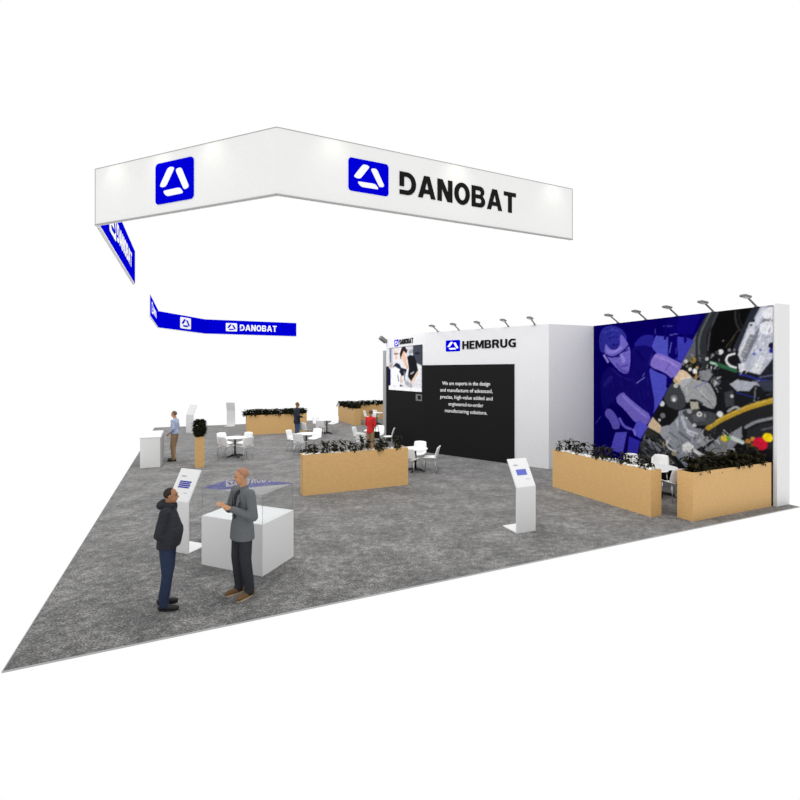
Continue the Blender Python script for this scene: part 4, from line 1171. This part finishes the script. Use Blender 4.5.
plant_row(pr3, row(11.75, .45, 14.4, .45, 17, .05, .08), 1.0, 'dense dark plant in the planter by the white wall end', 'plants in the front right planter', .8, 1.25)
pr4 = protos((12, 13), M['hedge'], hgt=.30, n=7, sp=.2, ll=.2)
plant_row(pr4, row(4.48, 18.3, 7.6, 18.3, 17, .03, .04), .98, 'dark hedge shrub in the far long planter', 'hedge in the far long planter', .95, 1.1)
plant_row(pr4, row(11.2, 20.1, 11.2, 23.3, 14, .03, .04), .98, 'dark hedge shrub in the far receding planter', 'hedge in the far receding planter', .95, 1.1)
plant_row(pr4, row(11.5, 23.2, 14.6, 23.2, 14, .03, .04), .98, 'dark hedge shrub in the farthest planter', 'hedge in the farthest planter', .95, 1.1)
# round shrub
random.seed(3); fb = NB(); sb = NB()
for j in range(560):
    a = random.uniform(0, 2*PI); z = random.uniform(.04, .60); rr = random.uniform(.3, 1)*.13*math.sin(PI*min(1, z/.66))+.02
    leaf(fb, (rr*math.cos(a), rr*math.sin(a), z), a, random.uniform(-.3, .6), random.uniform(.11, .17), .075, .5)
tube(sb, [(0, 0, -.1), (0, 0, .55)], .02)
t = thing('round_shrub', 'dark round shrub on top of the slim oak planter column', 'shrub', (2.145, 10.58, 1.0))
obj('leaves', fb, M['hedge'], t); obj('stems', sb, M['stem'], t)
# ---------------- tables and chairs ----------------
def make_table():
    t = thing('round_table', 'x', 'table', (0, 0, 0), 0, 'round white cafe tables')
    obj('tabletop', lathe(NB(), [(.36, 0), (.395, .006), (.4, .014), (.395, .024), (.2, .026)], 40, (0, 0, .715)), M['tabletop'], t)
    obj('column', lathe(NB(), [(.1, .69), (.1, .715)], 16) if False else tube(NB(), [(0, 0, .06), (0, 0, .715)], .032, 12), M['blk'], t, True)
    for k in range(4):
        a = k*PI/2+.4
        obj('foot', tube(NB(), [(0, 0, .075), (.2*math.cos(a), .2*math.sin(a), .055), (.32*math.cos(a), .32*math.sin(a), .025)], [.038, .034, .024], 8), M['blk'], t, True)
    return t
def make_chair():
    t = thing('shell_chair', 'x', 'chair', (0, 0, 0), 0, 'white shell chairs')
    # faces +Y: seat, curved backrest, four splayed legs
    def sheet(f, nu, nv, th):
        bm = NB(); g = [[[bm.verts.new(f(i/nu, j/nv, k)) for j in range(nv+1)] for i in range(nu+1)] for k in (0, th)]
        for i in range(nu):
            for j in range(nv):
                bm.faces.new((g[0][i][j], g[0][i+1][j], g[0][i+1][j+1], g[0][i][j+1])); bm.faces.new((g[1][i][j], g[1][i][j+1], g[1][i+1][j+1], g[1][i+1][j]))
        def side(a, b): 
            for p, q in zip(range(len(a)-1), range(1, len(a))): bm.faces.new((a[p], b[p], b[q], a[q]))
        side([g[0][i][0] for i in range(nu+1)], [g[1][i][0] for i in range(nu+1)]); side([g[0][i][nv] for i in range(nu+1)], [g[1][i][nv] for i in range(nu+1)])
        side(g[0][0], g[1][0]); side(g[0][nu], g[1][nu]); return bm
    def seat(u, v, k):
        x = (u-.5)*.44; y = -.21+v*.43; r = abs(u-.5)*2
        return (x*(1-.1*(v > .8)), y, .44+.035*r**3+.012*(1-v)-.03*max(0, v-.8)*5*.4+k)
    def back(u, v, k):
        r = (u-.5)*2; x = r*.22*(1-.12*v*v*v); return (x, -.20-.11*v+.05*r*r-k, .45+.02+v*.38-.02*r*r*(v > .9))
    obj('seat', sheet(seat, 8, 8, .018), M['chair'], t, True); obj('backrest', sheet(back, 8, 6, .018), M['chair'], t, True)
    for sx in (-1, 1):
        for y0, y1 in ((-.16, -.24), (.16, .2)):
            obj('leg', tube(NB(), [(sx*.15, y0, .44), (sx*.19, y1, .0)], [.012, .009], 8), M['chrome'], t, True)
    return t
tab0 = make_table(); ch0 = make_chair()
TABLES = [((3.41, 12.0), 'round white cafe table nearest the slim planter column', [((2.92, 11.55), 'near left'), ((2.98, 12.73), 'far left'), ((3.81, 11.17), 'near right'), ((3.95, 12.5), 'far right')], 'the table by the slim planter column'),
 ((6.13, 12.0), 'round white cafe table behind the centre planter, left side', [((5.66, 11.40), 'near left'), ((5.56, 12.56), 'far left'), ((6.75, 12.6), 'far right')], 'the table behind the left of the centre planter'),
 ((8.40, 16.95), 'round white cafe table left of the woman in red, far back', [((7.75, 15.9), 'near left'), ((8.0, 17.75), 'far left'), ((9.05, 17.6), 'far right'), ((6.71, 15.26), 'lone front')], 'the far table left of the woman in red'),
 ((8.98, 11.9), 'round white cafe table beside the woman in red', [((8.35, 12.5), 'far left'), ((9.55, 12.55), 'far right'), ((9.72, 11.5), 'right hand'), ((7.95, 10.65), 'near left')], 'the table beside the woman in red'),
 ((12.41, 19.88), 'farthest round white cafe table, in front of the farthest planter', [((11.8, 20.4), 'left'), ((12.5, 20.6), 'back')], 'the farthest table'),
 ((8.51, 7.08), 'round white cafe table in front of the black wall, right of centre planter', [((8.02, 6.62), 'near left'), ((9.02, 7.72), 'far'), ((9.07, 6.62), 'right hand')], 'the table before the black wall'),
 ((12.98, 1.99), 'round white cafe table between the two front right planters', [((13.45, 3.2), 'left'), ((14.05, 2.75), 'far'), ((12.74, 1.30), 'near')], 'the table behind the front right planters')]
first = [True, True]
for (tx, ty), lab, chairs, near in TABLES:
    if first[0]: first[0] = False; tab0.location = (tx, ty, 0); tab0['label'] = lab
    else: dup(tab0, (tx, ty, 0), .3, lab)
    for (bx, by), side in chairs:
        dx, dy = tx-bx, ty-by; L = math.hypot(dx, dy); ux, uy = dx/L, dy/L
        px, py = bx+ux*.24, by+uy*.24; rz = math.atan2(uy, ux)-PI/2; lb_ = '%s white shell chair at %s' % (side, near)
        if first[1]: first[1] = False; ch0.location = (px, py, 0); ch0.rotation_euler = (0, 0, rz); ch0['label'] = lb_
        else: dup(ch0, (px, py, 0), rz, lb_)
# ---------------- people ----------------
def person(label, loc, yaw, hgt, col, arms, lean=0, vox=.008, feet=((-.1, .0, 0), (.1, .0, 0)), head_yaw=0, head_pitch=0, hair='short', jacket='jacket', female=False, belly=0, weight=(0, 0), head_drop=0):
    """body frame: +Y is forward, +X the figure's right"""
    k = hgt/1.8; t = thing('person', label, 'person', loc, yaw)
    V = lambda x, y, z: Vector((x, y, z))*k
    def L_(x, y, z): return V(x+weight[0]*(z/.93 if z < .93 else 1), y+lean*max(0, z-.93)+weight[1]*min(1, z/.93), z)
    hip = [L_(s_*.09, 0, .92) for s_ in (-1, 1)]
    ank = [V(f[0], f[1]-.03, .09) for f in feet]
    knee = [(hip[i]+ank[i])/2+V(0, .035, .03) for i in (0, 1)]
    sh = [L_(s_*(.175 if female else .19), 0, 1.45) for s_ in (-1, 1)]
    neck = L_(0, -.01, 1.50); hd = L_(0, .03, 1.675-head_drop)
    HR = Matrix.Rotation(head_yaw, 3, 'Z') @ Matrix.Rotation(head_pitch, 3, 'X')
    def hp(x, y, z): return hd+HR @ V(x, y, z)
    B = NB()
    # head
    ell(B, hp(0, -.012, .03), [q*k for q in (.074, .093, .085)], HR); ell(B, hp(0, .02, -.03), [q*k for q in (.058, .07, .085)], HR); ell(B, hp(0, .045, -.082), [q*k for q in (.034, .032, .026)], HR, 12, 8)
    cap(B, hp(0, .078, .018), hp(0, .100, -.022), .009*k, .014*k, 1, None, 8); ell(B, hp(0, .083, -.052), [q*k for q in (.024, .009, .009)], HR, 10, 6)
    ell(B, hp(0, .074, .028), [q*k for q in (.05, .012, .008)], HR, 10, 6)
    for s_ in (-1, 1): ell(B, hp(s_*.076, -.005, -.005), [q*k for q in (.010, .018, .032)], HR, 10, 8)
    cap(B, neck-V(0, .01, .04), hd-V(0, .02, .03), .058*k, .053*k)
    # torso, arms, legs
    ws = .9 if female else 1
    cap(B, L_(0, 0, .98), L_(0, 0, 1.15), .10*k, .095*k, 1.4*ws); cap(B, L_(0, 0, 1.15), L_(0, 0, 1.36), .095*k, .105*k, 1.45*ws)
    cap(B, sh[0], sh[1], .055*k, .055*k)
    for i, s_ in enumerate((-1, 1)):
        cap(B, hip[i], knee[i], .080*k, .055*k); cap(B, knee[i], ank[i], .052*k, .036*k)
        el, wr, hdr, palm_n, curl = [arms[i][j] for j in ('elbow', 'wrist', 'dir', 'up', 'curl')]
        el = L_(*el); wr = L_(*wr); cap(B, sh[i], el, .046*k, .036*k); cap(B, el, wr, .035*k, .025*k)
        f = Vector(hdr).normalized(); u = Vector(palm_n).normalized(); sd2 = f.cross(u).normalized(); u = sd2.cross(f)
        pc_ = wr+f*.055*k; R3 = Matrix((sd2, f, u)).transposed()
        ell(B, pc_, (.040*k, .052*k, .016*k), R3, 12, 8); cap(B, wr, pc_, .024*k, .022*k, 1.2)
        for q, (off, ln) in enumerate(((-.03, .066), (-.01, .078), (.01, .074), (.03, .058))):
            r0 = wr+f*.09*k+sd2*off*k; dd = (f-u*curl*.7).normalized(); r1 = r0+dd*ln*.5*k; d2 = (f-u*curl*2.0).normalized(); r2 = r1+d2*ln*.5*k
            cap(B, r0-f*.02*k, r1, .0092*k, .0088*k, 1, None, 8); cap(B, r1, r2, .0088*k, .0075*k, 1, None, 8)
        ts = -1 if i == 0 else 1
        r0 = wr+f*.03*k-sd2*ts*.028*k; r1 = r0+(f*.6-sd2*ts*.8).normalized()*.035*k; r2 = r1+(f*.9-sd2*ts*.3-u*.3).normalized()*.03*k
        cap(B, r0, r1, .012*k, .010*k, 1, None, 8); cap(B, r1, r2, .010*k, .008*k, 1, None, 8)
        fy = V(feet[i][0], feet[i][1], .04); fa = feet[i][2]; fdir = Vector((-math.sin(fa), math.cos(fa), 0))
        cap(B, ank[i], fy-V(0, 0, .0), .036*k, .03*k); cap(B, fy-fdir*.05*k, fy+fdir*.12*k, .03*k, .026*k)
    obj('body', remesh(B, vox, 2), col['skin'], t, True)
    # face details
    for s_ in (-1, 1):
        obj('eye', ell(NB(), hp(s_*.030, .0815, .012), (.011*k, .006*k, .006*k), HR, 8, 6), M['eye'], t, True)
        obj('eyebrow', cap(NB(), hp(s_*.018, .089, .032), hp(s_*.048, .078, .032), .0045*k, .0035*k, 1, None, 6), col['hair'], t, True)
    # hair
    hb = NB()
    v = bmesh.ops.create_uvsphere(hb, u_segments=24, v_segments=16, radius=1)['verts']
    for q in v: q.co = V(q.co.x*.0795, q.co.y*.099, q.co.z*.0905)
    def keep(c):
        x, y, z = c/k
        if hair == 'bald': return (z < .058 and z > -.045-.5*max(0, y)) and y < .02 and not (z > .045 and y > -.02)
        if hair == 'receding': return z > -.05+1.0*max(0, y+.035)*1.2 and not (y > .025 and abs(x) < .075 and z < .085) and not (y > .045)
        if hair == 'stubble': return z > -.04+1.25*max(0, y+.035) 
        if hair == 'long': return z > -.12+1.4*max(0, y+.01)
        return z > -.055+1.55*max(0, y+.02)
    bad = [f for f in hb.faces if not keep(f.calc_center_median())]; bmesh.ops.delete(hb, geom=bad, context='FACES')
    for q in hb.verts: q.co = hd+HR @ (q.co+V(0, -.012, .03))
    sol = bmesh.ops.solidify(hb, geom=list(hb.faces), thickness=.006*k)
    ho = obj('hair', hb, col['hair'], t, True)
    # trousers
    P = NB(); cap(P, L_(-.055, 0, .94), L_(.055, 0, .94), .108*k, .108*k, 1.0); cap(P, L_(0, 0, .93), L_(0, .0, 1.02), .108*k, .105*k, 1.4*ws)
    for i in (0, 1):
        a2 = ank[i]-V(0, .0, .015); cap(P, hip[i]-V(0, 0, .03), knee[i], .097*k, .082*k); cap(P, knee[i], a2+V(0, 0, .03), .081*k, .066*k)
        cap(P, a2+V(0, .0, .035), a2+V(0, .012, .005), .067*k, .066*k)
    obj('trousers', remesh(P, vox*1.3, 3), col['trousers'], t, True)
    # shoes
    for i in (0, 1):
        fa = feet[i][2]; fd = Vector((-math.sin(fa), math.cos(fa), 0)); f0 = V(feet[i][0], feet[i][1], .045); Sb = NB()
        cap(Sb, f0-fd*.075*k, f0+fd*.02*k, .046*k, .046*k, .95); cap(Sb, f0-V(0, 0, .006)+fd*.0*k, f0-V(0, 0, .008)+fd*.15*k, .045*k, .036*k, 1, (0, 0, 1)); cap(Sb, f0-fd*.05*k, f0-fd*.05*k+V(0, 0, .045), .045*k, .042*k)
        for v_ in Sb.verts: v_.co.z = max(v_.co.z, .004)
        so_ = obj('shoe', remesh(Sb, vox, 2), col['shoes'], t, True)
        Sl = NB(); n_ = 20; sx = fd.cross(Vector((0, 0, 1))); pts = []
        for j in range(n_):
            a = 2*PI*j/n_; ry = .150*k; rx = .047*k*(1+.12*math.sin(a)); c = V(feet[i][0], feet[i][1], 0)+fd*.038*k+fd*ry*.95*math.sin(a)+sx*rx*math.cos(a); pts.append((c.x, c.y))
        obj('sole', prism(Sl, pts, 0, .022*k), col['sole'], so_)
    # top garment
    G = NB(); top = 1.47; cuff = []
    if jacket == 'jacket': lo, rr = .95, 1.2
    elif jacket == 'hoodie': lo, rr = .92, 1.28
    else: lo, rr = .98, 1.12
    cap(G, L_(0, .01*belly, lo+.09), L_(0, .02*belly, 1.12), (.110+.012*belly)*k*rr, (.106+.014*belly)*k*rr, 1.34*ws)
    cap(G, L_(0, .02*belly, 1.12), L_(0, 0, 1.36), (.104+.012*belly)*k*rr, .110*k*min(rr, 1.12), 1.42*ws); cap(G, sh[0]-V(0, 0, .01), sh[1]-V(0, 0, .01), .072*k, .072*k)
    hz_ = {'jacket': .80, 'hoodie': .90, 'shirt': .97}[jacket] if not female else .86
    rings_ = []
    for f_, rx, ry in ((0, .203, .152), (.04, .207, .156), (.5, .192, .146), (1, .150, .118)):
        z_ = hz_+(1.15-hz_)*f_; c_ = L_(0, .01*belly*f_, z_); sc_ = 1.0 if jacket != 'shirt' else .93
        rings_.append([G.verts.new(c_+V(rx*sc_*ws*math.cos(2*PI*j/24), (ry*sc_+.012*belly*f_)*math.sin(2*PI*j/24), 0)) for j in range(24)])
    for a_, b_ in zip(rings_, rings_[1:]):
        for j in range(24): G.faces.new((a_[j], a_[(j+1) % 24], b_[(j+1) % 24], b_[j]))
    G.faces.new(rings_[0][::-1]); G.faces.new(rings_[-1])
    cap(G, L_(0, -.01, 1.42), L_(0, -.012, 1.505), .09*k, .062*k, 1.3)
    for i in (0, 1):
        el = L_(*arms[i]['elbow']); wr = L_(*arms[i]['wrist']); wr2 = wr+(el-wr)*arms[i].get('cuff', .08); ar = .070 if jacket != 'shirt' else .060
        cap(G, sh[i], el, ar*k, (ar-.008)*k); cap(G, el, wr2, (ar-.008)*k, (ar-.022)*k)
    if jacket == 'hoodie':
        cap(G, L_(-.06, -.09, 1.525), L_(.06, -.09, 1.525), .068*k, .068*k); cap(G, L_(-.085, -.04, 1.535), L_(-.05, .065, 1.515), .042*k, .036*k); cap(G, L_(.085, -.04, 1.535), L_(.05, .065, 1.515), .042*k, .036*k)
        ell(G, L_(0, .09, 1.0), (.15*k, .10*k, .12*k))
    obj({'jacket': 'jacket', 'hoodie': 'hoodie'}.get(jacket, 'shirt'), remesh(G, vox*1.15, 4), col['top'], t, True)
    if jacket == 'jacket':
        sb_ = NB(); cap(sb_, L_(0, .045, 1.14), L_(0, .04, 1.40), .095*k, .095*k, .62); obj('shirt', sb_, M['shirt'], t, True)
        for s_ in (-1, 1): obj('lapel', prism_to(NB(), [L_(s_*.085, .118, 1.45), L_(s_*.035, .145, 1.20), L_(s_*.095, .133, 1.27), L_(s_*.115, .115, 1.36)], .008), col['top'], t)
        pk = ell(NB(), L_(-.115, .118, 1.33), (.026*k, .012*k, .016*k)); obj('pocket_square', pk, M['shirt'], t, True)
    if jacket == 'shirt' and not female:
        b_ = NB(); n_ = 28; ring = [(.158*k*math.cos(2*PI*i/n_), .120*k*math.sin(2*PI*i/n_)) for i in range(n_)]
        prism(b_, ring, 1.0*k, 1.035*k); obj('belt', b_, M['belt'], t)
    return t
def prism_to(bm, pts, th):
    a = [bm.verts.new(p) for p in pts]; b = [bm.verts.new(Vector(p)+Vector((0, th, 0))) for p in pts]; bm.faces.new(a); bm.faces.new(b[::-1]); n = len(a)
    for i in range(n): bm.faces.new((a[i], b[i], b[(i+1) % n], a[(i+1) % n]))
    return bm
down = lambda s_: dict(elbow=(s_*.25, -.03, 1.16), wrist=(s_*.26, .05, .90), dir=(0, .15, -1), up=(s_, 0, 0), curl=.25)
VY = -math.radians(23.32)   # view heading; yaw 0 = facing away from the camera
# man in black hoodie, facing right, hands in the front pocket
person('man in black hoodie and blue jeans seen from the side, hands in pocket', (1.53, .80, 0), VY-math.radians(82), 1.63,
       dict(skin=M['skin2'], hair=M['hair_b'], top=M['navy'], trousers=M['jeans'], shoes=M['blackshoe'], sole=M['blackshoe']),
       [dict(elbow=(-.25, -.06, 1.14), wrist=(-.10, .09, 1.0), dir=(.7, .6, -.3), up=(0, 1, 0), curl=.3, cuff=-.15), dict(elbow=(.25, -.06, 1.14), wrist=(.10, .09, .98), dir=(-.7, .6, -.3), up=(0, 1, 0), curl=.3, cuff=-.15)],
       lean=.02, feet=((-.09, -.05, .15), (.12, .03, -.05)), hair='receding', jacket='hoodie', belly=2.0, head_drop=.025, vox=.007, head_yaw=.1, weight=(0, .02))
# man in grey blazer, facing left towards the camera, hands in front
person('man in grey blazer and dark trousers talking with hands raised', (2.505, .745, 0), VY+math.radians(138), 1.81,
       dict(skin=M['skin'], hair=M['hair_s'], top=M['greyj'], trousers=M['darkt'], shoes=M['brown'], sole=M['sole']),
       [dict(elbow=(-.27, -.01, 1.15), wrist=(-.08, .22, 1.27), dir=(.75, .35, .25), up=(-.1, -.3, -.9), curl=-.3), dict(elbow=(.27, .05, 1.17), wrist=(.10, .20, 1.27), dir=(-.15, .7, .4), up=(.5, -.3, -.8), curl=-.3)],
       lean=-.02, feet=((-.13, -.01, .15), (.09, .02, -.1)), hair='stubble', jacket='jacket', vox=.007, head_yaw=-.45, head_pitch=-.15)
person('man in pale blue shirt and khaki trousers standing behind white counter', (1.33, 12.06, 0), VY+math.radians(92), 1.8,
       dict(skin=M['skin'], hair=M['hair_gr'], top=M['bluesh'], trousers=M['khaki'], shoes=M['belt'], sole=M['belt']),
       [dict(elbow=(-.26, -.08, 1.18), wrist=(-.2, .10, 1.03), dir=(0, .6, -.7), up=(-1, 0, 0), curl=.3), down(1)],
       feet=((-.11, .0, .1), (.11, .1, -.1)), jacket='shirt', vox=.012, belly=1, weight=(0, -.02))
person('man in dark navy coat and jeans before the long hedge planter', (6.47, 15.25, 0), VY-math.radians(60), 1.8,
       dict(skin=M['skin2'], hair=M['hair_br'], top=M['darknavy'], trousers=M['jeans2'], shoes=M['blackshoe'], sole=M['blackshoe']),
       [down(-1), dict(elbow=(.27, -.04, 1.17), wrist=(.16, .2, 1.1), dir=(-.3, .9, 0), up=(0, 0, 1), curl=.4)],
       jacket='jacket', vox=.012)
person('woman in red top and khaki trousers with folded arms', (8.30, 10.5, 0), VY-math.radians(35), 1.74,
       dict(skin=M['skin2'], hair=M['hair_br'], top=M['red'], trousers=M['khaki'], shoes=M['belt'], sole=M['belt']),
       [dict(elbow=(-.22, .0, 1.17), wrist=(-.02, .20, 1.16), dir=(1, .2, .0), up=(0, 1, 0), curl=.3, cuff=.8), dict(elbow=(.25, .0, 1.15), wrist=(.04, .22, 1.12), dir=(-1, .1, .1), up=(0, 1, 0), curl=.3, cuff=.8)],
       jacket='shirt', vox=.012, female=True, hair='long')
hb = thing('handbag', 'small dark bag hanging beside the woman in red', 'bag', (8.52, 10.38, .62), .4)
obj('bag_body', box(NB(), (-.05, -.12, 0), (.05, .12, .26), .02), M['blk'], hb)
obj('strap', tube(NB(), [(0, -.09, .25), (0, -.06, .48), (0, 0, .55), (0, .06, .48), (0, .09, .25)], .009, 6), M['blk'], hb, True)
for o_ in bpy.data.objects:
    if 'used' in o_: del o_['used']
